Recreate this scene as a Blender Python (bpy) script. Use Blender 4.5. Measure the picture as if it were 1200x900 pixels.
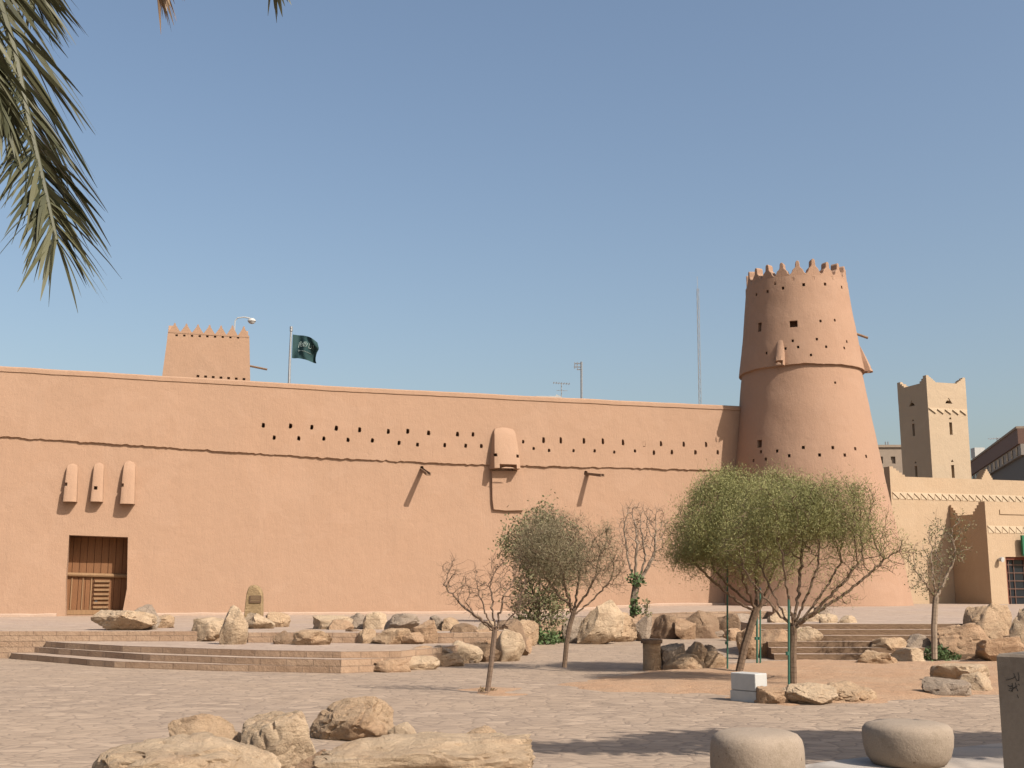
import bpy, bmesh, math, random
import numpy as np
from mathutils import Vector, Matrix, noise
R = math.radians
random.seed(7); rng = np.random.default_rng(7)
for o in list(bpy.data.objects): bpy.data.objects.remove(o)
scene = bpy.context.scene; COL = scene.collection

# ------------------------------------------------------------------ camera, sky, sun, exposure
F = 1350.0; HOR = 690.0; EYE = 1.6
TH = math.atan((HOR - 450) / F)
cam_d = bpy.data.cameras.new('camera'); cam = bpy.data.objects.new('camera', cam_d); COL.objects.link(cam)
cam.location = (0, 0, EYE); cam.rotation_euler = (R(90) + TH, 0, 0)
cam_d.sensor_width = 36; cam_d.lens = 36 * F / 1200; cam_d.clip_end = 3000; cam_d.clip_start = 0.05
scene.camera = cam
SUN_EL = R(43); SH = Vector((.745, -.667)).normalized()       # horizontal direction towards the sun
w = bpy.data.worlds.new('World'); scene.world = w; w.use_nodes = True
nt = w.node_tree; bg = nt.nodes['Background']; sky = nt.nodes.new('ShaderNodeTexSky')
sky.sky_type = 'NISHITA'; sky.sun_disc = False; sky.sun_elevation = SUN_EL
sky.sun_rotation = math.atan2(SH.x, SH.y)
sky.air_density = 1.3; sky.dust_density = 5.5; sky.ozone_density = .8; sky.altitude = 600
nt.links.new(sky.outputs[0], bg.inputs[0]); bg.inputs[1].default_value = 0.072
sd = bpy.data.lights.new('sun', 'SUN'); sun = bpy.data.objects.new('sun', sd); COL.objects.link(sun)
sd.energy = 3.5; sd.angle = R(.53); sd.color = (1.0, .93, .84)
SV = Vector((SH.x * math.cos(SUN_EL), SH.y * math.cos(SUN_EL), math.sin(SUN_EL)))
sun.rotation_euler = SV.to_track_quat('Z', 'Y').to_euler(); sun.location = (20, -20, 30)
scene.view_settings.view_transform = 'Standard'; scene.view_settings.look = 'None'
scene.view_settings.exposure = 1.0; scene.view_settings.gamma = 1
scene.view_settings.use_curve_mapping = False

# ------------------------------------------------------------------ helpers
def ray(px, py):
    a = px - 600; b = 450 - py
    return Vector((a, F * math.cos(TH) - b * math.sin(TH), F * math.sin(TH) + b * math.cos(TH)))
def atY(px, py, Y):
    d = ray(px, py); return Vector((d.x / d.y * Y, Y, EYE + d.z / d.y * Y))
def atZ(px, py, z):
    d = ray(px, py); t = (z - EYE) / d.z; return Vector((d.x * t, d.y * t, z))
def n3(p, s=1.0, o=0.0): return noise.noise(Vector((p[0] * s + o, p[1] * s + o * 1.7, p[2] * s - o)))

class MB:
    def __init__(s): s.v = []; s.f = []; s.uv = {}
    def add(s, vs, fs):
        b = len(s.v); s.v += [tuple(v) for v in vs]; s.f += [tuple(i + b for i in f) for f in fs]
    def box(s, c, size, X=(1, 0, 0), Y=(0, 1, 0), Z=(0, 0, 1)):
        c = Vector(c); X, Y, Z = Vector(X), Vector(Y), Vector(Z)
        vs = [c + X * (size[0] / 2 * a) + Y * (size[1] / 2 * b) + Z * (size[2] / 2 * d)
              for a in (-1, 1) for b in (-1, 1) for d in (-1, 1)]
        s.add(vs, [(0, 1, 3, 2), (4, 6, 7, 5), (0, 4, 5, 1), (2, 3, 7, 6), (0, 2, 6, 4), (1, 5, 7, 3)])
    def tube(s, pts, rad, n=8, cap=True):
        pts = [Vector(p) for p in pts]; vs = []; fs = []
        for i, p in enumerate(pts):
            d = (pts[min(i + 1, len(pts) - 1)] - pts[max(i - 1, 0)]).normalized()
            a = d.orthogonal().normalized() if i == 0 else (a - d * a.dot(d)).normalized()
            b = d.cross(a); r = rad[i] if hasattr(rad, '__len__') else rad
            vs += [p + (a * math.cos(2 * math.pi * k / n) + b * math.sin(2 * math.pi * k / n)) * r for k in range(n)]
        for i in range(len(pts) - 1):
            for k in range(n):
                k2 = (k + 1) % n; fs.append((i * n + k, i * n + k2, (i + 1) * n + k2, (i + 1) * n + k))
        if cap: fs.append(tuple(range(n - 1, -1, -1))); fs.append(tuple((len(pts) - 1) * n + k for k in range(n)))
        s.add(vs, fs)
    def prism(s, poly, o, X, Y, Z, t):     # polygon (x,z) in plane X,Z through o, extruded by t along Y
        o, X, Y, Z = Vector(o), Vector(X), Vector(Y), Vector(Z); n = len(poly)
        vs = [o + X * a + Z * b for a, b in poly] + [o + X * a + Z * b + Y * t for a, b in poly]
        s.add(vs, [tuple(range(n)), tuple(range(2 * n - 1, n - 1, -1))] + [(i, i + n, (i + 1) % n + n, (i + 1) % n) for i in range(n)])
    def loft(s, rings, closed_ends=True):
        n = len(rings[0]); vs = [p for r in rings for p in r]; fs = []
        for i in range(len(rings) - 1):
            for k in range(n):
                k2 = (k + 1) % n; fs.append((i * n + k, i * n + k2, (i + 1) * n + k2, (i + 1) * n + k))
        if closed_ends: fs.append(tuple(range(n - 1, -1, -1))); fs.append(tuple((len(rings) - 1) * n + k for k in range(n)))
        s.add(vs, fs)
    def build(s, name, mat, parent=None, loc=None, smooth=False, fix=True):
        org = Vector(loc) if loc is not None else (Vector(wloc(parent)) if parent else Vector((0, 0, 0)))
        me = bpy.data.meshes.new(name)
        me.from_pydata([tuple(Vector(v) - org) for v in s.v], [], s.f); me.update()
        if fix:
            bm = bmesh.new(); bm.from_mesh(me); bmesh.ops.recalc_face_normals(bm, faces=bm.faces); bm.to_mesh(me); bm.free()
        if smooth:
            me.shade_smooth(); me.set_sharp_from_angle(angle=R(40))
        for m in (mat if isinstance(mat, (list, tuple)) else [mat]): me.materials.append(m)
        o = bpy.data.objects.new(name, me); COL.objects.link(o)
        if parent: o.parent = parent; o.location = org - Vector(wloc(parent))
        else: o.location = org
        return o
def wloc(o):
    l = Vector(o.location)
    while o.parent: o = o.parent; l = l + Vector(o.location)
    return l
def tag(o, label=None, cat=None, group=None, kind=None):
    if label: o['label'] = label
    if cat: o['category'] = cat
    if group: o['group'] = group
    if kind: o['kind'] = kind
    return o
def empty(name, loc, label, cat, group=None):
    o = bpy.data.objects.new(name, None); COL.objects.link(o); o.location = loc; o.empty_display_size = .3
    return tag(o, label, cat, group)
def cut(o, mb, smooth=False):
    c = mb.build('cutter', MATS['hole']); m = o.modifiers.new('b', 'BOOLEAN'); m.operation = 'DIFFERENCE'; m.object = c
    for solver in ('EXACT', 'FAST'):
        m.solver = solver; bpy.context.view_layer.update()
        dg = bpy.context.evaluated_depsgraph_get(); me = bpy.data.meshes.new_from_object(o.evaluated_get(dg))
        if len(me.vertices) >= .8 * len(o.data.vertices): break
        bpy.data.meshes.remove(me); me = None
    o.modifiers.clear()
    if me:
        old = o.data; me.name = old.name; o.data = me; bpy.data.meshes.remove(old)
    bpy.data.meshes.remove(c.data)
    if smooth: o.data.shade_smooth(); o.data.set_sharp_from_angle(angle=R(30))
def lerp(pts, x):
    if x <= pts[0][0]: 
        a, b = pts[0], pts[1]
    elif x >= pts[-1][0]: a, b = pts[-2], pts[-1]
    else:
        for a, b in zip(pts, pts[1:]):
            if a[0] <= x <= b[0]: break
    return a[1] + (b[1] - a[1]) * (x - a[0]) / (b[0] - a[0])

# ------------------------------------------------------------------ materials
MATS = {}
class NT:
    def __init__(s, name, rough=.9, k=.56):
        s.k = k * 1.22
        s.m = bpy.data.materials.new(name); s.m.use_nodes = True; s.t = s.m.node_tree
        s.b = s.t.nodes['Principled BSDF']; s.b.inputs['Roughness'].default_value = rough
        s.b.inputs['Specular IOR Level'].default_value = .25
        s.co = s.t.nodes.new('ShaderNodeTexCoord'); MATS[name] = s.m
    def n(s, t, **k):
        x = s.t.nodes.new(t)
        for a, b in k.items(): setattr(x, a, b)
        return x
    def lk(s, a, b): s.t.links.new(a, b)
    def noise(s, scale, detail=4, rough=.6, map=None, dist=0, coord='Object'):
        x = s.n('ShaderNodeTexNoise'); x.inputs['Scale'].default_value = scale
        x.inputs['Detail'].default_value = detail; x.inputs['Roughness'].default_value = rough; x.inputs['Distortion'].default_value = dist
        src = s.co.outputs[coord]
        if map:
            mp = s.n('ShaderNodeMapping'); mp.inputs['Scale'].default_value = map; s.lk(src, mp.inputs[0]); src = mp.outputs[0]
        s.lk(src, x.inputs['Vector']); return x.outputs['Fac']
    def ramp(s, fac, stops):
        x = s.n('ShaderNodeValToRGB'); el = x.color_ramp.elements
        for i, (p, c) in enumerate(stops):
            e = el[i] if i < 2 else el.new(p)
            e.position = p; e.color = (*c, 1) if len(c) == 3 else c
        s.lk(fac, x.inputs[0]); return x.outputs[0]
    def mix(s, fac, a, b, mode='MIX'):
        x = s.n('ShaderNodeMix', data_type='RGBA', blend_type=mode)
        if isinstance(fac, (int, float)): x.inputs[0].default_value = fac
        else: s.lk(fac, x.inputs[0])
        for v, i in ((a, 6), (b, 7)):
            if isinstance(v, tuple): x.inputs[i].default_value = (*v, 1)
            else: s.lk(v, x.inputs[i])
        return x.outputs[2]
    def math(s, op, a, b=None):
        x = s.n('ShaderNodeMath', operation=op)
        for v, i in ((a, 0), (b, 1)):
            if v is None: continue
            if isinstance(v, (int, float)): x.inputs[i].default_value = v
            else: s.lk(v, x.inputs[i])
        return x.outputs[0]
    def bump(s, h, strength=.5, dist=.02, prev=None):
        x = s.n('ShaderNodeBump'); x.inputs['Strength'].default_value = strength; x.inputs['Distance'].default_value = dist
        s.lk(h, x.inputs['Height'])
        if prev is not None: s.lk(prev, x.inputs['Normal'])
        s.lk(x.outputs[0], s.b.inputs['Normal']); return x.outputs[0]
    def col(s, c):
        if isinstance(c, tuple): s.b.inputs['Base Color'].default_value = (*mul(c, s.k), 1)
        else: s.lk(s.mix(1.0, c, (s.k, s.k, s.k), 'MULTIPLY'), s.b.inputs['Base Color'])
        return s.m
def mul(c, k): return tuple(min(1, x * k) for x in c)

def plaster(name, c, streak=.5, tint=(1.03, .97, .92), fine=1.0):
    t = NT(name, .95, .49)
    big = t.noise(.22, 5, .6); med = t.noise(1.3, 5, .65, dist=.3)
    st = t.noise(1.0, 5, .7, map=(5, 5, .35)); gr = t.noise(28, 4, .75)
    a = t.mix(t.ramp(big, [(.3, (0, 0, 0)), (.72, (1, 1, 1))]), mul(c, .95), tuple(x * y for x, y in zip(c, tint)))
    a = t.mix(t.ramp(med, [(.35, (0, 0, 0)), (.7, (1, 1, 1))]), a, mul(c, 1.05)) if False else t.mix(.35, a, t.mix(med, mul(c, .86), mul(c, 1.1)))
    a = t.mix(t.math('MULTIPLY', t.ramp(st, [(.42, (0, 0, 0)), (.75, (1, 1, 1))]), streak * .55), a, mul(c, .84))
    a = t.mix(.22, a, t.mix(gr, mul(c, .6), mul(c, 1.35)))
    pt = t.noise(.55, 2, .3, dist=1.5); a = t.mix(t.math('MULTIPLY', t.ramp(pt, [(.56, (0, 0, 0)), (.60, (1, 1, 1))]), .22), a, tuple(x * y * 1.08 for x, y in zip(c, (1, 1.02, 1.05))))
    fs = t.noise(1.0, 3, .6, map=(9, 9, .25)); a = t.mix(t.math('MULTIPLY', t.ramp(fs, [(.60, (0, 0, 0)), (.78, (1, 1, 1))]), streak * .5), a, mul(c, .72))
    chips = t.noise(3.2, 3, .9); a = t.mix(t.math('MULTIPLY', t.ramp(chips, [(.70, (0, 0, 0)), (.76, (1, 1, 1))]), .35), a, mul(c, .68))
    t.col(a)
    b1 = t.bump(t.noise(1.6, 4, .6), .4, .08); b2 = t.bump(gr, .5 * fine, .022, b1); t.bump(t.noise(9, 4, .7, map=(1.6, 1.6, .4)), .35, .03, b2)
    return t.m
plaster('fort_plaster', (.53, .337, .222)); plaster('tower_plaster', (.50, .312, .208)); plaster('keep_plaster', (.52, .325, .21))
plaster('wing_plaster', (.63, .46, .30), .25); plaster('trim_plaster', (.74, .58, .40), .1)
plaster('minaret_plaster', (.64, .49, .335), .2); plaster('distant_render', (.42, .33, .25), .4); plaster('plinth_render', (.60, .43, .32), .2)
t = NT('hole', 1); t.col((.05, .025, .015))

def stone(name, c1, c2, c3, sc=1.0):
    t = NT(name, .92)
    a = t.mix(t.ramp(t.noise(1.6 * sc, 5, .6, dist=.5), [(.35, (0, 0, 0)), (.65, (1, 1, 1))]), c1, c2)
    a = t.mix(t.ramp(t.noise(.9 * sc, 3, .7), [(.52, (0, 0, 0)), (.70, (1, 1, 1))]), a, c3)
    cr = t.noise(3.0 * sc, 8, .8, dist=1.2); a = t.mix(t.ramp(cr, [(.30, (.65, .65, .65)), (.42, (0, 0, 0))]), a, mul(c3, .45))
    gr = t.noise(22 * sc, 5, .8); a = t.mix(.35, a, t.mix(gr, mul(c1, .45), mul(c1, 1.5)))
    lay = t.noise(1.2 * sc, 4, .7, map=(1, 1, 5), dist=.6); a = t.mix(t.math('MULTIPLY', t.ramp(lay, [(.5, (0, 0, 0)), (.66, (1, 1, 1))]), .45), a, mul(c3, .85))
    wh = t.noise(2.3 * sc, 4, .8); a = t.mix(t.math('MULTIPLY', t.ramp(wh, [(.60, (0, 0, 0)), (.70, (1, 1, 1))]), .4), a, mul(c1, 1.3))
    t.col(a); b = t.bump(t.noise(4 * sc, 8, .75, dist=.8), .9, .12 / sc); b = t.bump(lay, .5, .08, b); t.bump(gr, .6, .03 / sc, b)
stone('limestone', (.60, .42, .265), (.52, .345, .205), (.38, .215, .115))
stone('limestone_pale', (.66, .49, .325), (.58, .41, .26), (.42, .26, .15))
stone('limestone_orange', (.55, .365, .225), (.47, .29, .17), (.32, .18, .10))
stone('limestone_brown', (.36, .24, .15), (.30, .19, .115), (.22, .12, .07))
stone('limestone_grey', (.44, .34, .25), (.36, .27, .20), (.27, .18, .12))
stone('stele_stone', (.43, .30, .16), (.36, .25, .13), (.27, .18, .09), 2)

def paving(name, ca, cb, joint, sx=3.6, sy=5.2, uv=False):
    t = NT(name, .85)
    src = t.co.outputs['UV' if uv else 'Object']
    wob = t.n('ShaderNodeTexNoise'); wob.inputs['Scale'].default_value = 1.2; t.lk(src, wob.inputs[0])
    ad = t.n('ShaderNodeMixRGB'); ad.blend_type = 'LINEAR_LIGHT'; ad.inputs[0].default_value = .12
    t.lk(src, ad.inputs[1]); t.lk(wob.outputs[1], ad.inputs[2])
    mp = t.n('ShaderNodeMapping'); mp.inputs['Scale'].default_value = (sx, sy, 1); t.lk(ad.outputs[0], mp.inputs[0])
    v = t.n('ShaderNodeTexVoronoi'); v.inputs['Scale'].default_value = 1; v.inputs['Randomness'].default_value = .85; t.lk(mp.outputs[0], v.inputs['Vector'])
    e = t.n('ShaderNodeTexVoronoi'); e.feature = 'DISTANCE_TO_EDGE'; e.inputs['Scale'].default_value = 1; e.inputs['Randomness'].default_value = .85; t.lk(mp.outputs[0], e.inputs['Vector'])
    sep = t.n('ShaderNodeSeparateColor'); t.lk(v.outputs['Color'], sep.inputs[0])
    big = t.noise(.28, 5, .65, coord='Object'); gr = t.noise(14, 6, .8); med = t.noise(1.7, 5, .7, map=(.6, 1.6, 1))
    a = t.mix(t.ramp(sep.outputs[0], [(.1, (0, 0, 0)), (.9, (1, 1, 1))]), ca, cb)
    a = t.mix(t.ramp(sep.outputs[1], [(.86, (0, 0, 0)), (.9, (.75, .75, .75))]), a, mul(cb, 1.3))
    a = t.mix(t.math('MULTIPLY', t.ramp(big, [(.4, (0, 0, 0)), (.62, (1, 1, 1))]), .75), a, (.47, .345, .24))
    dk = t.noise(.7, 5, .75, dist=1.0); a = t.mix(t.math('MULTIPLY', t.ramp(dk, [(.54, (0, 0, 0)), (.68, (1, 1, 1))]), .45), a, mul(ca, .6))
    a = t.mix(t.math('MULTIPLY', t.ramp(med, [(.5, (0, 0, 0)), (.72, (1, 1, 1))]), .55), a, mul(ca, .72))
    a = t.mix(.3, a, t.mix(gr, mul(ca, .45), mul(cb, 1.45)))
    jm = t.ramp(e.outputs['Distance'], [(.015, (1, 1, 1)), (.07, (0, 0, 0))])
    a = t.mix(t.math('MULTIPLY', jm, .38), a, joint)
    t.col(a)
    hh = t.ramp(e.outputs['Distance'], [(0, (0, 0, 0)), (.12, (1, 1, 1))])
    b = t.bump(hh, .55, .012); b = t.bump(sep.outputs[2], .5, .014, b); b = t.bump(gr, .5, .012, b); t.bump(med, .6, .05, b)
    return t.m
paving('plaza_paving', (.315, .232, .170), (.46, .345, .25), (.17, .12, .09))
paving('terrace_paving', (.44, .33, .26), (.50, .38, .295), (.26, .18, .13), 2.4, 3.2)
paving('walkway_slabs', (.40, .36, .32), (.50, .44, .38), (.2, .17, .15), .9, .7)

t = NT('riser_masonry', .9)
br = t.n('ShaderNodeTexBrick'); br.inputs['Scale'].default_value = 1; br.inputs['Brick Width'].default_value = .55; br.inputs['Row Height'].default_value = .13
br.inputs['Mortar Size'].default_value = .012; br.inputs['Color1'].default_value = (.42, .26, .16, 1); br.inputs['Color2'].default_value = (.56, .38, .25, 1)
br.inputs['Mortar'].default_value = (.24, .15, .1, 1); br.offset = .4; t.lk(t.co.outputs['UV'], br.inputs['Vector'])
g = t.noise(7, 6, .75); a = t.mix(.45, br.outputs[0], t.mix(g, (.20, .12, .07), (.62, .45, .31))); t.col(a); t.bump(g, .8, .05)

t = NT('riser_shade', .9); g = t.noise(5, 6, .75, map=(1, 1, 3)); t.col(t.mix(g, (.10, .06, .035), (.36, .23, .14))); t.bump(g, .8, .05)  # stair risers: shade of faces turned from the sun, put into the stone colour
t = NT('sand', .97); gr = t.noise(30, 5, .8); a = t.mix(t.ramp(t.noise(.9, 5, .7), [(.35, (0, 0, 0)), (.7, (1, 1, 1))]), (.48, .285, .165), (.50, .345, .225))
a = t.mix(.35, a, t.mix(gr, (.28, .14, .07), (.72, .48, .3))); a = t.mix(t.ramp(t.noise(5, 4, .8), [(.66, (0, 0, 0)), (.72, (.7, .7, .7))]), a, (.25, .14, .08)); t.col(a); t.bump(gr, .7, .03, t.bump(t.noise(3, 5, .7), .8, .08))

def wood(name, c, sx=14):
    t = NT(name, .8); g = t.noise(1, 6, .7, map=(sx, sx, .8), dist=.4); a = t.mix(g, mul(c, .4), mul(c, 1.55)); a = t.mix(t.noise(2.0, 3), a, mul(c, .8)); t.col(a); t.bump(g, .7, .02); return t.m
wood('door_wood', (.27, .125, .055)); wood('door_wood_pale', (.36, .215, .11)); wood('door_wood_dark', (.15, .05, .025)); wood('weathered_wood', (.30, .19, .12))
wood('doorframe_red', (.20, .055, .03))
def bark(name, c):
    t = NT(name, .95); g = t.noise(9, 6, .75, map=(1, 1, .35)); t.col(t.mix(g, mul(c, .5), mul(c, 1.5))); t.bump(g, .8, .02)
bark('bark_brown', (.20, .135, .09)); bark('bark_pale', (.33, .25, .18)); bark('bark_grey', (.22, .15, .105)); bark('bark_palm', (.22, .15, .09))
def leaf(name, c1, c2, tr=.25, rough=.6):
    t = NT(name, rough, 1); g = t.n('ShaderNodeNewGeometry'); a = t.mix(g.outputs['Random Per Island'], c1, c2)
    a = t.mix(t.ramp(t.noise(1.4, 3, .6), [(.35, (0, 0, 0)), (.65, (.6, .6, .6))]), a, mul(c2, 1.15)); a = t.mix(1.0, a, (.72, .72, .72), 'MULTIPLY'); t.col(a)
    x = t.n('ShaderNodeBsdfTranslucent'); t.lk(a, x.inputs[0]); ms = t.n('ShaderNodeMixShader'); ms.inputs[0].default_value = tr
    t.lk(t.b.outputs[0], ms.inputs[1]); t.lk(x.outputs[0], ms.inputs[2]); t.lk(ms.outputs[0], t.t.nodes['Material Output'].inputs[0])
leaf('leaf_feathery', (.175, .185, .06), (.29, .27, .11)); leaf('leaf_olive', (.20, .17, .09), (.30, .25, .15))
leaf('leaf_broad', (.10, .115, .045), (.24, .21, .11)); leaf('leaf_ivy', (.06, .095, .035), (.12, .17, .065)); leaf('leaf_dry', (.20, .13, .07), (.28, .20, .11))
leaf('leaf_palm', (.022, .028, .014), (.11, .105, .055), .12, .5); leaf('leaf_palm_dry', (.22, .14, .085), (.33, .24, .15), .2)
leaf('leaf_canopy', (.05, .08, .02), (.09, .12, .04), .1)
def plain(name, c, rough=.5, metal=0, bumpy=0):
    t = NT(name, rough, .62); g = t.noise(6, 4, .7); t.col(t.mix(g, mul(c, .8), mul(c, 1.15))); t.b.inputs['Metallic'].default_value = metal
    if bumpy: t.bump(t.noise(40, 4, .8), bumpy, .01)
plain('white_paint', (.52, .505, .47), .55, 0, .3); plain('green_paint', (.045, .13, .09), .5); plain('grey_metal', (.38, .38, .38), .45, .5)
plain('dark_metal', (.09, .09, .09), .5, .3); plain('flag_green', (.028, .068, .068), .8); plain('flag_white', (.30, .37, .34), .8)
plain('glass_dark', (.02, .025, .03), .12); plain('sign_green', (.03, .16, .08), .5); plain('sign_yellow', (.75, .52, .05), .5); plain('sign_grey', (.45, .5, .48), .5)
plain('brown_cladding', (.17, .095, .07), .7); plain('cladding_grey', (.30, .26, .22), .7); plain('cladding_dark', (.10, .085, .08), .6); plain('plaque', (.16, .10, .06), .5)
plain('ink', (.07, .06, .05), .9); plain('lamp_dome', (.55, .53, .5), .3)
t = NT('cast_stone', .9); gr = t.noise(55, 3, .8); pit = t.noise(24, 2, .6); a = t.mix(t.noise(2.5, 5, .7), (.33, .245, .17), (.42, .32, .235))
a = t.mix(.45, a, t.mix(t.noise(95, 2, .9), (.12, .09, .06), (.68, .56, .44))); a = t.mix(t.math('MULTIPLY', t.ramp(t.noise(3.5, 5, .8), [(.5, (0, 0, 0)), (.66, (1, 1, 1))]), .4), a, (.24, .18, .12)); a = t.mix(t.ramp(pit, [(.68, (0, 0, 0)), (.74, (.8, .8, .8))]), a, (.2, .13, .08)); t.col(a)
t.bump(gr, .4, .006, t.bump(pit, .4, -.01))
t = NT('concrete_post', .9); gr = t.noise(30, 4, .8); a = t.mix(t.noise(3, 5, .7), (.25, .195, .145), (.34, .275, .21)); a = t.mix(.3, a, t.mix(gr, (.12, .09, .065), (.48, .40, .31))); a = t.mix(t.math('MULTIPLY', t.ramp(t.noise(1.5, 4, .8), [(.5, (0, 0, 0)), (.65, (1, 1, 1))]), .5), a, (.16, .12, .09)); t.col(a); t.bump(gr, .5, .01)

M = MATS
# ------------------------------------------------------------------ the ground: plaza, terraces, steps
me = MB(); N = 60
xs = [-400, -120] + [-60 + 120 * i / N for i in range(N + 1)] + [120, 400]; ys = [-60, -20] + [-8 + 100 * i / N for i in range(N + 1)] + [150, 900]
vs = [(x, y, 0.0) for y in ys for x in xs]; nx = len(xs)
me.add(vs, [(j * nx + i, j * nx + i + 1, (j + 1) * nx + i + 1, (j + 1) * nx + i) for j in range(len(ys) - 1) for i in range(nx - 1)])
tag(me.build('plaza_ground', M['plaza_paving'], fix=False), kind='structure')
def sm(a, b, x): t = max(0, min(1, (x - a) / (b - a))); return t * t * (3 - 2 * t)
def zt(x, y): return .62 + sm(0, 7, x) * (.13 + .15 * sm(30, 45, y))
def P0(px, py, z): p = atZ(px, py, z); return (p.x, p.y)
UP = [(-70, 27.6), (-6.7, 27.6), (-6.0, 26.9), (-1.6, 26.6), (-.4, 26.7), (-.1, 28.8), (.3, 37), (4.4, 39), (8.6, 39.6), (8.8, 36), (6.0, 31), (6.0, 28.9), (12.3, 28.9), (12.6, 27.3), (70, 27.3), (70, 90), (-70, 90)]
def slab(name, poly, zf, mat_top, jit=.02, bis=False):
    bm = bmesh.new(); pts = []
    for i in range(len(poly)):                       # subdivide edges and jitter for hand-laid stone
        a, b = Vector(poly[i]), Vector(poly[(i + 1) % len(poly)]); L = (b - a).length; k = max(1, int(min(L, 40) / .45))
        for j in range(k):
            p = a.lerp(b, j / k); pts.append((p.x + jit * n3((p.x, p.y, 0), 1.7), p.y + jit * n3((p.x, p.y, 3), 1.7)))
    top = [bm.verts.new((x, y, 1)) for x, y in pts]; bot = [bm.verts.new((x, y, 0)) for x, y in pts]
    bm.faces.new(top); n = len(pts)
    for i in range(n): bm.faces.new((bot[i], bot[(i + 1) % n], top[(i + 1) % n], top[i]))
    if bis:
        for k in range(0, 15):
            bmesh.ops.bisect_plane(bm, geom=bm.verts[:] + bm.edges[:] + bm.faces[:], plane_co=(k * .55, 0, 0), plane_no=(1, 0, 0))
        for k in range(0, 12):
            bmesh.ops.bisect_plane(bm, geom=bm.verts[:] + bm.edges[:] + bm.faces[:], plane_co=(0, 29 + k * 1.5, 0), plane_no=(0, 1, 0))
    bmesh.ops.recalc_face_normals(bm, faces=bm.faces)
    uvl = bm.loops.layers.uv.new('UVMap')
    for v in bm.verts: v.co.z = zf(v.co.x, v.co.y) if v.co.z > .5 else -.05
    bm.normal_update()
    for f in bm.faces:
        side = abs(f.normal.z) < .5; f.material_index = 1 if side else 0
        for l in f.loops:
            c = l.vert.co
            if side:
                tdir = Vector((-f.normal.y, f.normal.x, 0)); tdir = tdir if tdir.length > 0 else Vector((1, 0, 0))
                big = abs(f.normal.y) > .6; l[uvl].uv = ((c.x if big else c.y), c.z)
            else: l[uvl].uv = (c.x, c.y)
    me = bpy.data.meshes.new(name); bmesh.ops.triangulate(bm, faces=[f for f in bm.faces if len(f.verts) > 4]); bm.to_mesh(me); bm.free()
    me.materials.append(mat_top); me.materials.append(M['riser_masonry'])
    o = bpy.data.objects.new(name, me); COL.objects.link(o); return tag(o, kind='structure')
slab('terrace', UP, zt, M['terrace_paving'], .05, True)
H = .13
def steppoly(z, pts): 
    q = [P0(x, y, z) for x, y in pts]; return q + [(q[-1][0] + .4, 29), (q[0][0] - .25, 29)]
S1 = steppoly(0, [(11, 772), (133, 782.5), (260, 786.5), (400, 789), (450, 787), (517, 781), (556, 774)])
S2 = steppoly(H, [(35, 764.5), (175, 774.5), (300, 779), (400, 781), (445, 779), (503, 774), (548, 768), (578, 762)])
S3 = steppoly(2 * H, [(53, 758.5), (143, 764), (300, 769.5), (400, 771.5), (470, 770.5), (525, 765), (566, 758)])
slab('lower_step', S1, lambda x, y: H, M['terrace_paving'], .05)
slab('middle_step', S2, lambda x, y: 2 * H, M['terrace_paving'], .05)
slab('upper_step', S3, lambda x, y: 3 * H, M['terrace_paving'], .05)
RS = []
for k in range(6):
    y0 = 27 + .34 * k; q = [(6.0, y0), (12.2, y0 + .05), (12.2, 30), (6.0, 30)]; RS.append((q, .125 * (k + 1)))
    so_ = slab('stair_tread', q, (lambda z: (lambda x, y: z + .004))(.125 * (k + 1)), M['terrace_paving'], .03); so_.data.materials[1] = M['riser_shade']
def inside(p, poly):
    x, y = p; c = False
    for i in range(len(poly)):
        (x1, y1), (x2, y2) = poly[i], poly[i - 1]
        if (y1 > y) != (y2 > y) and x < (x2 - x1) * (y - y1) / (y2 - y1) + x1: c = not c
    return c
def T(x, y):
    z = 0
    for p, h in ((S1, H), (S2, 2 * H), (S3, 3 * H)) + tuple(RS):
        if inside((x, y), p): z = max(z, h)
    if inside((x, y), UP): z = max(z, zt(x, y))
    return z
# sand bed round the trees: a low mound whose edges dip under the paving
def mound(name, poly, h, mat, res=.12):
    xs = [p[0] for p in poly]; ys = [p[1] for p in poly]; x0, x1, y0, y1 = min(xs) - .4, max(xs) + .4, min(ys) - .4, max(ys) + .4
    nx = int((x1 - x0) / res); ny = int((y1 - y0) / res); mb = MB(); V = {}
    segs = [(Vector(poly[i - 1]), Vector(poly[i])) for i in range(len(poly))]
    for j in range(ny + 1):
        for i in range(nx + 1):
            p = Vector((x0 + i * res, y0 + j * res)); d = 9
            for a, b in segs:
                t = max(0, min(1, (p - a).dot(b - a) / (b - a).length_squared)); d = min(d, (a.lerp(b, t) - p).length)
            if not inside(p, poly): d = -d
            d += .30 * n3((p.x, p.y, 0), 1.1) + .16 * n3((p.x, p.y, 5), 3.3)
            if d < -.35: continue
            V[i, j] = len(mb.v); mb.v.append((p.x, p.y, h * max(-.6, min(1, d / .6)) + .02 * n3((p.x, p.y, 0), 2)))
    for (i, j), a in V.items():
        q = [V.get((i, j)), V.get((i + 1, j)), V.get((i + 1, j + 1)), V.get((i, j + 1))]
        if None not in q: mb.f.append(tuple(q))
    return tag(mb.build(name, mat, smooth=True, fix=False), kind='structure')
mound('sand_bed', [P0(*p, 0) for p in [(655, 803), (700, 796), (770, 784), (850, 778), (930, 774), (1060, 776), (1200, 776), (1320, 780), (1290, 806), (1165, 814), (1040, 822), (930, 826), (880, 822), (820, 812), (740, 811), (680, 808)]], .05, M['sand'])
mound('sand_patch', [P0(*p, 0) for p in [(540, 808), (572, 804), (606, 808), (596, 815), (550, 815)]], .03, M['sand'], .06)
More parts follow.
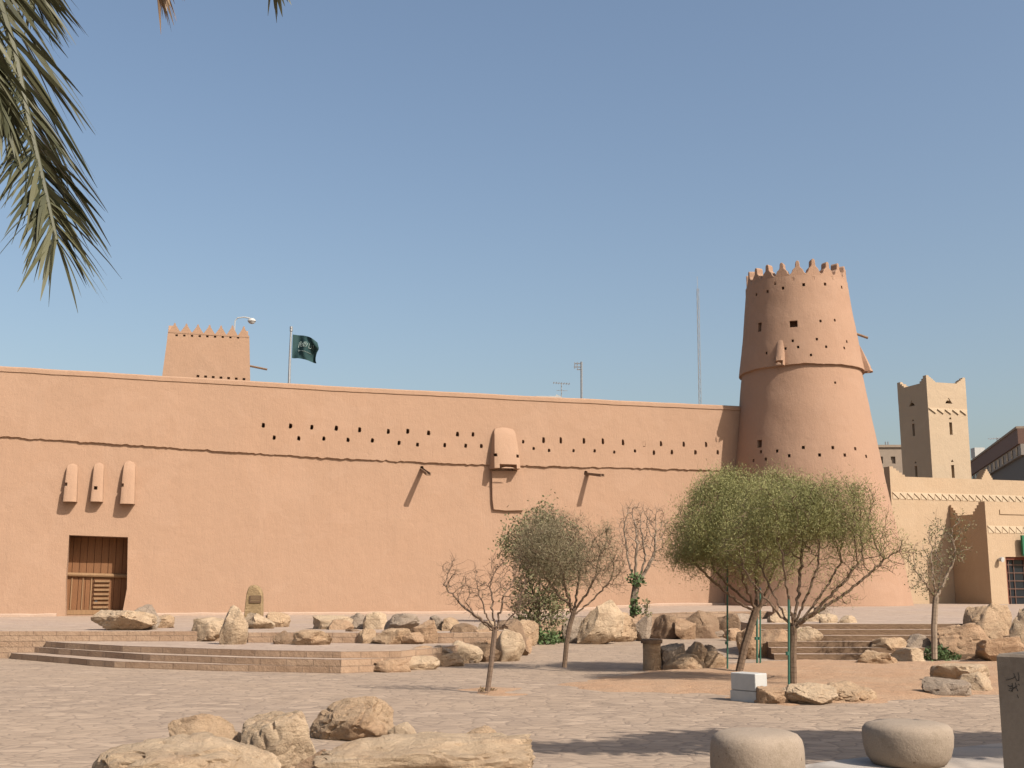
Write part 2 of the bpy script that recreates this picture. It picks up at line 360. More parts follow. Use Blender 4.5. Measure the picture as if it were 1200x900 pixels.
# raised walkway in the near right corner
slab('walkway', [P0(*p, 0.05) for p in [(930, 899), (968, 893), (1012, 888), (1117, 877), (1165, 872), (1300, 862)]] + [(9, 3), (2.2, 3)], lambda x, y: .055, M['walkway_slabs'], .01)

# ------------------------------------------------------------------ fort wall
WA = Vector((-18.7, 42)); WB = Vector((9.4, 51)); U2 = (WB - WA).normalized(); U = Vector((U2.x, U2.y, 0)); NO = Vector((U2.y, -U2.x, 0)); ZZ = Vector((0, 0, 1))
W0 = Vector((WA.x, WA.y, 0))
def onwall(px, py, off=0):     # -> (u, z) on the plane of the wall face pushed out by off
    d = ray(px, py); o = Vector((0, 0, EYE)); p0 = W0 + NO * off; t = (p0 - o).dot(NO) / d.dot(NO); p = o + d * t
    return (p - W0).dot(U), p.z
def WP(u, z, off=0): return W0 + U * u + NO * off + ZZ * z
string = [onwall(x, y) for x, y in [(0, 512), (140, 521), (270, 530), (400, 538), (560, 545), (650, 547), (750, 549), (850, 552)]]
topl = [onwall(x, y) for x, y in [(0, 429), (200, 441), (420, 454), (600, 463), (750, 470.5), (862, 475.5)]]
UEND = onwall(905, 600)[0]
wall = empty('fort_wall', WP(14, .62), 'long mud plastered fort wall with ledge line and row of small holes', 'wall')
mb = MB(); rings = []; NU = 520
levels = 12
for i in range(NU + 1):
    u = -16 + (UEND + 16) * i / NU
    zs = lerp(string, u) + .035 * n3((u, 0, 0), 1.6) + .045 * n3((u, 7, 0), 5) + .03 * n3((u, 11, 0), 13); ztop = lerp(topl, u) + .015 * n3((u, 1, 0), .8)
    pr = []
    for k in range(levels + 1):
        z = -.1 + (zs + .1) * k / levels; pr.append((z, .16 * (1 - k / levels) + .03 * n3((u, z, 0), .5) + .010 * n3((u, z, 9), 1.9)))
    for k in range(7):
        z = zs + .012 + (ztop - .22 - zs) * k / 6; pr.append((z, .085 + .025 * n3((u, z, 4), .45) + .010 * n3((u, z, 9), 1.9) - .05 * k / 6))
    o_ = pr[-1][1]; zc = ztop - .20 + .008 * n3((u, 2, 0), 3)
    pr += [(zc, o_ + .035), (ztop - .05, o_ + .03), (ztop, o_ - .03), (ztop, -1.2), (ztop - .3, -1.25), (-.1, -1.25)]
    rings.append([WP(u, z, w_) for z, w_ in pr])
mb.loft(rings); wobj = mb.build('wall_face', M['fort_plaster'], wall, smooth=True)
# holes
hc = MB()
def hole(px, py, w_=.13, h_=.17, deep=.5, rot=0):
    u, z = onwall(px, py, .06); a = Vector(U) * math.cos(rot) + ZZ * math.sin(rot); b = ZZ * math.cos(rot) - Vector(U) * math.sin(rot)
    poly = [(-.5, -.4), (-.25, -.5), (.3, -.5), (.5, -.2), (.45, .35), (.1, .5), (-.35, .45)]
    poly = [(x * w_ * random.uniform(.9, 1.15), y * h_ * random.uniform(.9, 1.15)) for x, y in poly]
    hc.prism(poly, WP(u, z, .4), a, -NO, b, .4 + deep)
for x, y in [(176, 145), (271, 147), (346, 152), (432, 155), (514, 161), (615, 166), (683, 166), (757, 172), (858, 176), (913, 177)]: hole(250 + x / 3, 450 + y / 3, .14, .2)
for x, y in [(214, 188), (300, 191), (388, 191), (473, 196), (559, 198), (653, 207), (717, 213), (813, 215), (887, 217), (942, 218)]: hole(250 + x / 3, 450 + y / 3)
for x, y in [(461, 453), (583, 456), (746, 458), (878, 462), (1020, 470), (1169, 479)]: hole(560 + x / 6, 440 + y / 6, .13, .25, rot=.05)
for x, y in [(391, 513), (500, 527), (673, 528), (821, 530), (958, 538), (1104, 530), (318, 466)]: hole(560 + x / 6, 440 + y / 6, .12, .14)
for x, y in [(329, 479), (448, 479), (606, 482), (764, 485)]: hole(700 + x / 6, 440 + y / 6, .12, .23, rot=.05)
for x, y in [(397, 542), (523, 538), (688, 540), (846, 540)]: hole(700 + x / 6, 440 + y / 6, .13, .2)
# spout sockets and the door recess
hole(494.5, 548.5, .16, .18); hole(687, 554, .16, .18)
uL, zT = onwall(81, 628, .05); uR, _ = onwall(150, 628, .05); uL2, zB = onwall(77, 720, .1); uR2, _ = onwall(143, 720, .1)
DD = .9; rp = [(uL2, .64), (uR2, .64), (uR2 + .12, 1.6), (uR, zT - .02), (uL, zT + .03), (uL - .01, 1.9)]
hc.prism([(a, b) for a, b in rp], WP(0, 0, .5), U, -NO, ZZ, .5 + DD)
cut(wobj, hc, True)
# plinth strip along the foot
mb = MB(); 
for a, b in [(-15.5, uL2 - .3), (uR2 + .4, UEND)]:
    rings = []
    for i in range(101):
        u = a + (b - a) * i / 100; zz = zt(WP(u, 0).x, WP(u, 0).y); j = .02 * n3((u, 0, 3), 1.5); h = .1 + j
        rings.append([WP(u, zz - .3, .38 + j), WP(u, zz + h - .03, .36 + j), WP(u, zz + h, .33 + j), WP(u, zz + h, -.1), WP(u, zz - .3, -.1)])
    mb.loft(rings)
mb.build('plinth', M['plinth_render'], wall)
# plank door deep in its recess
door = MB(); zf = -DD + .03
du0, du1 = uL - .12, uR + .1
door.box(WP((du0 + du1) / 2, 2.1, -DD + .02), (du1 - du0, .06, 3.0), U, NO)
dobj = door.build('door', M['door_wood_dark'], wall)
mb = MB(); n_ = 9; dz0, dz1 = .72, zT
for i in range(n_):
    a = du0 + (du1 - du0) * i / n_; mb.box(WP(a + (du1 - du0) / n_ / 2, (dz0 + dz1) / 2, -DD + .06 + .006 * random.random()), ((du1 - du0) / n_ - .018, .05, dz1 - dz0), U, NO)
mb.build('plank_panel', M['door_wood'], dobj)
_, zb1 = onwall(100, 674, -.5); _, zb0 = onwall(100, 717, -.5)
mb = MB(); mb.tube([WP(du0 + .02, zb1 + .03, -DD + .15), WP(du1 - .02, zb1 - .03, -DD + .15)], .075, 8); mb.build('cross_beam', M['door_wood_pale'], dobj, smooth=True)
mb = MB(); mb.box(WP((du0 + du1) / 2, .74, -DD + .16), (du1 - du0 - .02, .16, .17), U, NO); mb.build('threshold', M['door_wood_pale'], dobj)
mb = MB(); a, b = onwall(110, 690, -DD)[0], onwall(129, 690, -DD)[0]
mb.box(WP((a + b) / 2, (zb0 + zb1) / 2, -DD + .1), (b - a, .03, zb1 - zb0 - .2), U, NO); wk = mb.build('wicket', M['door_wood'], dobj)
mb = MB()
for k in range(7):
    z = zb0 + .16 + (zb1 - zb0 - .38) * k / 6; mb.box(WP((a + b) / 2, z, -DD + .15), (b - a - .04, .06, .075), U, NO)
mb.build('slat', M['door_wood_pale'], wk)
mb = MB()
for x in (84, 97, 107): 
    uu = onwall(x, 690, -DD)[0]; mb.box(WP(uu, (zb0 + zb1) / 2, -DD + .11), (.04, .03, zb1 - zb0 - .15), U, NO)
mb.build('batten', M['door_wood_pale'], dobj)
mb = MB(); mb.tube([WP(uL + 1.05, zb0 + .35, -DD + .1), WP(uL + 1.05, zb0 + .35, -DD + .16)], .06, 10); mb.build('handle', M['dark_metal'], dobj)

# boxed lookouts built out from the wall, slanting outward to an open foot
def lookout(x0, x1, y0, y1, d, label, holes=(), foot=False):
    ua, ub = onwall((x0), y1, d)[0], onwall(x1, y1, d)[0]; zb = onwall(x0, y1, d)[1]; ztp = onwall((x0 + x1) / 2, y0, .05)[1]
    uc = (ua + ub) / 2; hw0 = (ub - ua) / 2; mb = MB(); rings = []
    for i in range(25):
        v = i / 24; z = ztp + (zb - ztp) * v; hw = hw0 * (.80 + .2 * v) * (math.sqrt(max(0, 1 - (1 - min(1, v / .16)) ** 2)) * .62 + .38 * min(1, v / .05 + .2)); hw *= 1 + .03 * n3((uc, z, 0), 2.2)
        p = .05 + (d - .05) * (v ** .55) * (1 + .04 * n3((uc, z, 2), 1.7)); ring = []
        uc2 = uc + (.22 * d) * (1 - v) * 0
        for k in range(17):
            s = -1 + 2 * k / 16; out = p * (1 - .16 * abs(s) ** 3) if 0 < k < 16 else -.1
            ring.append(WP(uc2 + s * hw, z + (0 if k in (0, 16) else .012 * n3((s, z, 1), 3)), out))
        rings.append(ring)
    mb.loft(rings); o = mb.build('machicolation', M['fort_plaster'], wall, smooth=True); o['label'] = label
    c = MB()
    if foot: c.box(WP(uc + .02, zb, d * .45), (hw0 * 1.15, d * 1.05, .34), U, NO); 
    else: c.box(WP(uc, zb, d * .38), (hw0 * 1.5, d * .75, .5), U, NO)
    for hx, hy in holes:
        u, z = onwall(hx, hy, d); c.box(WP(u, z, d), (.12, 1.0, .13), U, NO)
    cut(o, c, True); return o
lookout(72.5, 90.5, 543, 587.5, .50, 'leftmost narrow tapering plaster box above the door', [(76.6, 567)])
lookout(105, 121, 542, 587.5, .44, 'middle narrow tapering plaster box above the door', [(112, 571.5)])
lookout(139.5, 158.5, 540, 590, .54, 'rightmost narrow tapering plaster box above the door', [(143, 568)])
lookout(578, 613, 501, 548, .72, 'wide plaster box built out across the ledge line', [(582.5, 532.5), (608, 534)], True)
a = [onwall(x, y, .08) for x, y in [(576, 552), (610, 552), (612, 572), (613, 598), (593, 598.5), (578, 597), (576.5, 585)]]
mb = MB(); mb.prism([(p[0], p[1]) for p in a], WP(0, 0, .17), U, -NO, ZZ, .3); mb.build('raised_panel', M['fort_plaster'], wall)
for x, y, dx in ((494.5, 548.5, .0), (687, 554.5, .28)):
    u, z = onwall(x, y, 0); p0 = WP(u, z, -.2); p1 = WP(u + dx, z - (.36 if dx == 0 else .2), 1.15)
    mb = MB(); d = (p1 - p0).normalized(); s = d.cross(ZZ).normalized(); up = s.cross(d)
    rings = [[q + s * a_ * sc + up * b_ * sc for a_, b_ in ((-.1, .07), (-.1, -.06), (.1, -.06), (.1, .07), (.065, .07), (.065, -.015), (-.065, -.015), (-.065, .07))] for q, sc in ((p0, .8), (p0.lerp(p1, .5), .8), (p1, .95))]
    mb.loft(rings); mb.build('water_spout', M['weathered_wood'], wall)

# ------------------------------------------------------------------ round corner tower
YC = 51.3
def span(x0, x1, y):
    a, b = atY(x0, y, YC), atY(x1, y, YC); return (a.x + b.x) / 2, (b.x - a.x) / 2, a.z
prof = [span(*q) for q in [(838, 1064, 712), (851, 1045, 612), (862, 1026, 520), (866.5, 1012, 460), (867, 1007, 440), (875, 994, 370), (878, 988, 326)]]
TX = sum(p[0] for p in prof) / len(prof) ; prz = [(p[2], p[1] * .985) for p in prof]
def sx_(z): return lerp([(prz[0][0], .15), (prz[-1][0], -.05)], z)
tower = empty('round_tower', (TX, YC, .8), 'tall tapering round mud tower with pointed battlements at corner of fort', 'tower')
front = lambda px, py, r: atY(px, py, YC - r)
zl = front(945, 425, 2.9).z; ztop = front(935, 322, 2.25).z
def tring(z, r, seg=120, amp=.03):
    out = []
    for k in range(seg):
        a = 2 * math.pi * k / seg; rr = r + amp * n3((math.cos(a) * 2, math.sin(a) * 2, z), .9) + .012 * n3((math.cos(a) * 3, math.sin(a) * 3, z), 3)
        out.append(Vector((TX + sx_(z) + rr * math.cos(a), YC + rr * math.sin(a), z)))
    return out
rat = lambda z: lerp(prz, z)
def tower_shaft(z0, z1, dr, name, wob, n=36):
    mb = MB(); rings = []
    for i in range(n + 1):
        z = z0 + (z1 - z0) * i / n; rg = tring(z, rat(z) + dr)
        if i in wob: rg = [p + ZZ * (.035 * n3(p, 1.8) + .02 * n3(p, 6)) for p in rg]
        rings.append(rg)
    mb.loft(rings); return mb.build(name, M['tower_plaster'], tower, smooth=True)
low = tower_shaft(.3, zl + .3, -.02, 'lower_shaft', ()); upp = tower_shaft(zl, ztop, .11, 'upper_shaft', (0,), 24)
def tw_hit(px, py, dr=.05):          # where the view ray meets the tower's skin
    d = ray(px, py).normalized(); p = Vector((0, 0, EYE)); t = 44
    while t < 62:
        q = p + d * t
        if math.hypot(q.x - TX - sx_(q.z), q.y - YC) < rat(q.z) + dr: return q
        t += .02
    return None
def tw_holes(obj, items):
    c = MB()
    for px, py, w_, h_ in items:
        q = tw_hit(px, py)
        if q is None: continue
        nn = Vector((q.x - TX, q.y - YC, 0)).normalized(); s = Vector((-nn.y, nn.x, 0)); c.box(q, (w_, .9, h_), s, nn)
    cut(obj, c, True)
sc = lambda L, ox, oy, k, w_=.12, h_=.14: [(ox + x / k, oy + y / k, w_, h_) for x, y in L]
tw_holes(upp, sc([(340, 278), (402, 260), (445, 212), (490, 240), (547, 188), (608, 220), (662, 181), (729, 217), (768, 182), (822, 235)], 820, 290, 5)
         + sc([(704, 433), (785, 428), (684, 539), (738, 583), (650, 632), (577, 585), (546, 549), (505, 594), (468, 570), (842, 590), (854, 553), (396, 620), (450, 650)], 820, 290, 5, .1, .12)
         + [(820 + 551 / 5, 290 + 450 / 5, .34, .3), (820 + 357 / 5, 290 + 468 / 5, .22, .42)])
tw_holes(low, sc([(800, 790)], 820, 290, 5, .1, .1) + sc([(381, 482), (460, 512), (553, 459), (659, 507), (745, 460), (822, 508), (892, 467), (964, 516), (276, 487), (227, 543), (308, 534)], 840, 440, 5.4545) + [(840 + 267 / 5.45, 440 + 436 / 5.45, .26, .34)])
# rim roll and merlons
mb = MB(); mb.loft([tring(ztop - .28, rat(ztop) + .12, 120, 0), tring(ztop - .02, rat(ztop) + .11, 120, 0)])
mb.build('rim', M['tower_plaster'], tower, smooth=True)
NM = 20; rr = rat(ztop) + .02
prof_m = [(-.40, -.15), (-.40, .02), (-.27, .14), (-.22, .28), (-.10, .40), (-.085, .62), (-.04, .70), (.04, .70), (.085, .62), (.10, .40), (.22, .28), (.27, .14), (.40, .02), (.40, -.15)]
mb = MB(); mb.prism(prof_m, (0, -.16, 0), (1, 0, 0), (0, 1, 0), (0, 0, 1), .34)
mer0 = mb.build('merlon', M['tower_plaster']); bm_ = mer0.modifiers.new('bevel', 'BEVEL'); bm_.width = .03; bm_.segments = 2
for k in range(NM):
    a = 2 * math.pi * (k + .35) / NM; m_ = mer0 if k == 0 else mer0.copy()
    if k: COL.objects.link(m_)
    m_.parent = tower; m_.location = (sx_(ztop) + (rr - .12) * math.cos(a), (rr - .12) * math.sin(a), ztop - .8)
    m_.rotation_euler = (0, 0, a + math.pi / 2); m_.scale = (1, 1, random.uniform(.92, 1.08))
# two boxed lookouts on the tower
for px, y0, y1 in ((906, 408, 432), (1007, 402, 433)):
    if px > 1000: a = R(-18)
    else: a = math.pi * 1.5 - R(32)
    zb = zl - .03; h = 1.35; dirv = Vector((math.cos(a), math.sin(a), 0)); s = Vector((-dirv.y, dirv.x, 0)); mb = MB(); rings = []
    for i in range(13):
        v = i / 12; z = zb + h * (1 - v); p = rat(z) + .05 + .40 * v ** .8; hw = (.30 if px > 1000 else .19) * (.45 + .55 * min(1, v * 1.6)); base = Vector((TX + sx_(z), YC, z))
        rings.append([base + s * (q * hw) + dirv * (p - (.12 * abs(q) ** 3 * v if abs(q) < 1 else .5)) for q in (-1, -.98, -.6, 0, .6, .98, 1)])
    mb.loft(rings); o = mb.build('machicolation', M['tower_plaster'], tower, smooth=True); c = MB(); c.box(Vector((TX, YC, zb)) + dirv * (rat(zb) + .25), (.36, .3, .4), s, dirv); cut(o, c, True)
q = atY(1000, 390, YC); e_ = atY(1017, 396, YC)
mb = MB(); mb.tube([Vector((q.x - .8, YC, q.z + .3)), q, e_], .06, 8); mb.build('water_spout', M['weathered_wood'], tower, smooth=True)

# ------------------------------------------------------------------ square keep behind the wall
KY = 58
KU = U; KN = -NO; kd = 4.6
def prj(px, py, o, nrm): d = ray(px, py); t = (Vector(o) - Vector((0, 0, EYE))).dot(nrm) / d.dot(nrm); return Vector((0, 0, EYE)) + d * t
ko = atY(198, 382, KY); a, b, c0, c1 = [prj(x, y, ko, NO) for x, y in ((198, 382), (293, 382), (186, 470), (294, 470))]
keep = empty('square_tower', ((a + b) / 2 + KN * 2) * 1.0, 'square mud tower with row of triangular battlements rising behind the fort wall', 'tower')
keep.location.z = 6; ztk = prj(245, 390, ko, NO).z; W_ = (b - a).length; W_ = (Vector((b.x, b.y, 0)) - Vector((a.x, a.y, 0))).length
kl = lambda p: (p - ko).dot(KU)
mb = MB(); rings = []
for i in range(15):
    v = i / 14; z = c0.z - 3 + (ztk - c0.z + 3) * v; tt = (z - c0.z) / (a.z - c0.z); xl = kl(c0) + (kl(a) - kl(c0)) * tt; xr = kl(c1) + (kl(b) - kl(c1)) * tt; ring = []
    wdt = xr - xl; ins = .3 * tt; B0 = Vector((ko.x, ko.y, z)) + KU * xl + KN * ins
    for k in range(12): ring.append(B0 + KU * (wdt * k / 12) + KN * (.02 * n3((xl + k, z, 0), .7)))
    for k in range(6): ring.append(B0 + KU * wdt + KN * ((kd - ins) * k / 6))
    for k in range(12): ring.append(B0 + KU * (wdt * (1 - k / 12)) + KN * (kd - ins))
    for k in range(6): ring.append(B0 + KN * ((kd - ins) * (1 - k / 6)))
    rings.append(ring)
mb.loft(rings); kb = mb.build('shaft', M['keep_plaster'], keep); mb = MB()
for i in range(9): q = prj(207 + i * 9, 393 + i * .35, ko + KN * .3, NO); mb.box(q, (.12, .6, .1), KU, KN)
for i in range(9): q = prj(211.5 + i * 8.6, 389.8 + i * .35, ko + KN * .3, NO); mb.box(q, (.1, .6, .1), KU, KN)
for i in range(7): q = prj(232 + i * 9, 440.5 + i * .6, ko + KN * .05, NO); mb.box(q, (.14, .6, .12), KU, KN)
cut(kb, mb)
mb = MB(); mb.box(Vector((ko.x, ko.y, ztk - .02)) + KU * (W_ / 2) + KN * .44, (W_ + .02, .36, .09), KU, KN); mb.build('string_course', M['keep_plaster'], keep)
def spike(nm, w_, h, t_):
    mb = MB(); mb.prism([(-w_ / 2, 0), (-w_ * .32, h * .35), (-w_ * .12, h * .72), (-w_ * .05, h), (w_ * .05, h), (w_ * .12, h * .72), (w_ * .32, h * .35), (w_ / 2, 0)], (0, -t_ / 2, 0), (1, 0, 0), (0, 1, 0), (0, 0, 1), t_)
    return mb.build(nm, M['keep_plaster'])
sp = spike('merlon', W_ / 7 * 1.02, .50, .3); first = True; KR = math.atan2(U.y, U.x)
def place(m0, n, org, X, parent, step, rot):
    global first
    for i in range(n):
        m_ = m0 if first else m0.copy()
        if not first: COL.objects.link(m_)
        first = False; m_.parent = parent; p = org + X * (step * (i + .5)); m_.location = p - Vector(parent.location); m_.rotation_euler = (0, 0, rot + KR); m_.scale = (1, 1, random.uniform(.9, 1.1))
o0 = Vector((ko.x, ko.y, ztk)) + KN * .45; place(sp, 7, o0, KU, keep, W_ / 7, 0)
place(sp, 7, o0 + KN * (kd - .7), KU, keep, W_ / 7, 0)
place(sp, 6, o0 + KU * (W_ - .15) + KN * .3, KN, keep, (kd - .9) / 6, math.pi / 2); place(sp, 6, o0 + KU * .15 + KN * .3, KN, keep, (kd - .9) / 6, math.pi / 2)
q = atY(291, 428.5, KY + 2.5); mb = MB(); mb.tube([q, atY(313, 433, KY + 2.5)], .055, 6); mb.build('water_spout', M['weathered_wood'], keep)
lamp = empty('floodlight', atY(275, 390, KY + 1.5), 'white domed lamp on curved arm at right corner of square tower', 'lamp')
P_ = lambda x, y: atY(x, y, KY + 1.5)
mb = MB(); mb.tube([P_(274.5, 392), P_(275.5, 376), P_(278.5, 372.5), P_(286, 371.7), P_(293, 372.8)], .035, 6); mb.build('arm', M['white_paint'], lamp, smooth=True)
c_ = P_(295, 376.5); mb = MB(); rings = []
for k, (r_, z_) in enumerate([(.03, .17), (.12, .15), (.19, .09), (.22, 0), (.20, -.02)]): rings.append([c_ + Vector((r_ * math.cos(i * math.pi / 8), r_ * math.sin(i * math.pi / 8), z_)) for i in range(16)])
mb.loft(rings); mb.build('housing', M['white_paint'], lamp, smooth=True)
mb = MB(); mb.loft([[c_ + Vector((r_ * math.cos(i * math.pi / 8), r_ * math.sin(i * math.pi / 8), z_)) for i in range(16)] for r_, z_ in [(.19, -.025), (.15, -.10), (.05, -.14)]]); mb.build('diffuser', M['lamp_dome'], lamp, smooth=True)
# flag
FY = 52; flag = empty('flagpole', atY(340, 452, FY), 'grey flagpole with dark green flag blowing right above the fort wall', 'flagpole')
mb = MB(); mb.tube([atY(338.5, 462, FY), atY(339.7, 420, FY), atY(341.3, 384, FY)], [.065, .055, .045], 8)
for y in (384, 387): q = atY(341.3, y, FY); mb.tube([q - ZZ * .05, q + ZZ * .05], [.07, .07], 8)
mb.build('pole', M['grey_metal'], flag, smooth=True)
c00, c10, c11, c01 = [atY(x, y, FY) for x, y in ((343, 392), (371.5, 401), (370.5, 424), (342, 419.5))]
def fl(s, t):
    p = c00.lerp(c10, s).lerp(c01.lerp(c11, s), t); p = p + Vector((0, 1, 0)) * (.28 * math.sin(s * 6.5 + t * 2.2) * s ** .5 + .1 * math.sin(s * 13 - t * 4) * s); p.z -= .12 * math.sin(s * 3.1) * (1 - .8 * t) * -1 + .05 * s * math.sin(9 * t); p.x += .07 * math.sin(t * 6) * s; return p
mb = MB(); nu, nv = 28, 18
for off in (0, .012): mb.v += [tuple(fl(i / nu, j / nv) + Vector((0, off, 0))) for j in range(nv + 1) for i in range(nu + 1)]
q0 = (nu + 1) * (nv + 1)
for j in range(nv):
    for i in range(nu):
        k = j * (nu + 1) + i; mb.f += [(k, k + 1, k + nu + 2, k + nu + 1), (k + q0, k + nu + 1 + q0, k + nu + 2 + q0, k + 1 + q0)]
fo = mb.build('flag', M['flag_green'], flag, smooth=True, fix=False)
mb = MB()
for st in ([(.25, .3), (.25, .55)], [(.32, .25), (.33, .5), (.42, .52), (.42, .35)], [(.48, .28), (.5, .52), (.6, .5), (.62, .3)], [(.55, .25), (.56, .42)], [(.68, .27), (.68, .52), (.76, .5), (.77, .33)], [(.36, .38), (.46, .42), (.58, .38)], [(.82, .3), (.82, .5)], [(.26, .68), (.8, .68)], [(.3, .64), (.3, .72)]):
    pts = []
    for (s0, t0), (s1, t1) in zip(st, st[1:]): pts += [fl(s0 + (s1 - s0) * k / 5, t0 + (t1 - t0) * k / 5) - Vector((0, .012, 0)) for k in range(6)]
    pts = [p for i, p in enumerate(pts) if i == 0 or (p - pts[i - 1]).length > 1e-4]; mb.tube(pts, .016, 4)
mb.build('inscription', M['flag_white'], fo)
# aerials on the roof line
ae = empty('roof_antenna', atY(681, 470, 70), 'grey antenna pole with short side arms above middle of fort wall', 'antenna', )
mb = MB(); mb.tube([atY(681.5, 480, 70), atY(681.3, 424, 70)], .07, 6); mb.build('mast', M['grey_metal'], ae)
mb = MB()
for y, x in ((426, 673), (430, 672.5), (433, 676)): mb.tube([atY(681, y, 70), atY(x, y, 70)], .035, 5)
for x in (673.5, 676.5): mb.tube([atY(x, 424.5, 70), atY(x, 432, 70)], .03, 5)
mb.build('side_arm', M['grey_metal'], ae)
ma = empty('radio_mast', atY(820, 480, 120), 'very tall thin lattice radio mast left of the round tower', 'antenna')
mb = MB(); b0, b1 = atY(820.3, 482, 120), atY(817.5, 338, 120); rr_ = .16
legs = [Vector((rr_ * math.cos(k * 2.094), rr_ * math.sin(k * 2.094), 0)) for k in range(3)]
for l in legs: mb.tube([b0 + l, b1 + l * .8], .035, 4)
for i in range(40):
    p, q = b0.lerp(b1, i / 40), b0.lerp(b1, (i + 1) / 40); k = i % 3; mb.tube([p + legs[k], q + legs[(k + 1) % 3]], .025, 3); mb.tube([p + legs[(k + 2) % 3], q + legs[k]], .025, 3)
mb.build('lattice', M['grey_metal'], ma); mb = MB(); mb.tube([b1, atY(817, 324, 120)], .03, 4); mb.build('whip', M['grey_metal'], ma)
tv = empty('roof_antenna', atY(658, 466, 72), 'faint flat television aerial above the white roof box', 'antenna')
mb = MB(); mb.tube([atY(658, 476, 72), atY(658, 449, 72)], .03, 5); mb.build('mast', M['grey_metal'], tv)
mb = MB(); mb.tube([atY(648, 448.5, 72), atY(668, 450, 72)], .025, 4)
for i in range(7): q = atY(649 + i * 3, 448.6 + i * .2, 72); mb.tube([q - Vector((0, .5, .02)), q + Vector((0, .5, .02))], .018, 3)
mb.tube([atY(652, 457.5, 72), atY(665, 458, 72)], .02, 4); mb.build('boom', M['grey_metal'], tv)
mb = MB(); q = atY(645, 466.5, 66); mb.prism([(-.85, -.5), (.9, -.5), (.62, .1), (.35, .22), (.3, .13), (-.85, .13)], q, (1, 0, 0), (0, 1, 0), (0, 0, 1), 1.5)
tag(mb.build('roof_box', M['white_paint'], loc=q), 'low white rooftop box just showing over the fort wall', 'roof box')

# ------------------------------------------------------------------ wing of the fort on the right: back wall, portal block, minaret
UU = U; BK = -NO                                        # along, away
def prj(px, py, o, nrm): d = ray(px, py); t = (Vector(o) - Vector((0, 0, EYE))).dot(nrm) / d.dot(nrm); return Vector((0, 0, EYE)) + d * t
def box_on(mb, o, x0, x1, z0, z1, y0, y1): mb.box(Vector(o) + UU * ((x0 + x1) / 2) + BK * ((y0 + y1) / 2) + ZZ * ((z0 + z1) / 2), (x1 - x0, y1 - y0, z1 - z0), UU, BK)
wc = Vector((18.2, 55.4, 0)); wing = empty('courtyard_wall', wc + ZZ * .85, 'beige plaster wall with stepped merlon and triangle band right of the round tower', 'wall')
rel = lambda px, py, o: ((prj(px, py, o, NO) - Vector(o)).dot(UU), prj(px, py, o, NO).z)
zw = rel(1100, 560, wc)[1]; Lw = 22
pk = rel(1043, 546.5, wc)[1]
outline = [(0, -.1), (Lw, -.1), (Lw, zw)]
x1_, x2_ = rel(1150, 560, wc)[0], rel(1163, 560, wc)[0]; hm = rel(1156, 550, wc)[1] - zw; n_ = 5
for i in range(n_): outline += [(x2_ - (x2_ - x1_) / 2 * i / n_, zw + hm * i / n_), (x2_ - (x2_ - x1_) / 2 * i / n_, zw + hm * (i + 1) / n_)]
for i in range(n_, 0, -1): outline += [(x1_ + (x2_ - x1_) / 2 * i / n_ - .04, zw + hm * i / n_), (x1_ + (x2_ - x1_) / 2 * i / n_ - .04, zw + hm * (i - 1) / n_)]
for i in range(5): outline += [(.85 - i * .16, zw + (pk - zw) * i / 5), (.85 - i * .16, zw + (pk - zw) * (i + 1) / 5)]
outline += [(0, pk)]
mb = MB(); mb.prism(outline, wc, UU, BK, ZZ, .45); mb.build('front_wall', M['wing_plaster'], wing)
so = [(0, -.1), (9, -.1), (9, zw), (1.6, zw), (1.6, zw + .12), (1.2, zw + .12), (1.2, zw + .25), (.8, zw + .25), (.8, zw + .4), (.45, zw + .4), (.45, pk)]
mb = MB(); mb.prism([(a + .455, b - .003) for a, b in so], wc + UU * .004, BK, UU, ZZ, .45); mb.build('side_wall', M['wing_plaster'], wing)
def triband(parent, o, x0, x1, z0, z1, out=.05):
    mb = MB(); n = round((x1 - x0) / (.40)); st = (x1 - x0) / n; mb.box(Vector(o) + UU * ((x0 + x1) / 2) - BK * .008 + ZZ * (z1 + .02), (x1 - x0, .05, .04), UU, BK)
    for i in range(n):
        a = x0 + i * st; mb.prism([(a + .02, z1), (a + st - .0, z1), (a + st - .05, z0)], Vector(o) - BK * out, UU, BK, ZZ, out + .02)
        mb.prism([(a + .02, z1 - .05), (a + st * .8, z0), (a + .02, z0)], Vector(o) - BK * .018, UU, BK, ZZ, .03)
    return mb.build('triangle_band', M['trim_plaster'], parent)
z0, z1 = rel(1100, 586, wc)[1], rel(1100, 579, wc)[1]; triband(wing, wc, .08, Lw, z0, z1)
# portal block
pc = Vector((22.1, 54.0, 0)); dpt = 2.5; por = empty('entrance_block', pc + ZZ * .85, 'plaster entrance block with stepped corners, dark glass door and green sign', 'building')
zp = rel(1152, 587.5, pc)[1]; zlow = zp - .62; LW = 8
def step_top(L, h, w1): # outline of a wall whose two corners rise in steps
    o = [(0, -.1), (L, -.1), (L, zp)]
    for i in range(4): o += [(L - w1 * (i + 1) / 4, zp - h * i / 4), (L - w1 * (i + 1) / 4, zp - h * (i + 1) / 4)]
    for i in range(4): o += [(w1 * (4 - i) / 4, zp - h * (4 - i) / 4), (w1 * (4 - i) / 4, zp - h * (3 - i) / 4)] if i else [(w1, zp - h), (w1, zp - h * .75)]
    return o + [(0, zp)]
mb = MB(); mb.prism([(0, -.1), (LW, -.1), (LW, zp), (0, zp)], pc, UU, BK, ZZ, .3); fw = mb.build('front_wall', M['wing_plaster'], por)
mb = MB(); mb.prism([(a * 1.0 + .302, b - .003) for a, b in step_top(dpt - .3, .55, .55)], pc + UU * .003, BK, UU, ZZ, .3); mb.build('side_wall', M['wing_plaster'], por)
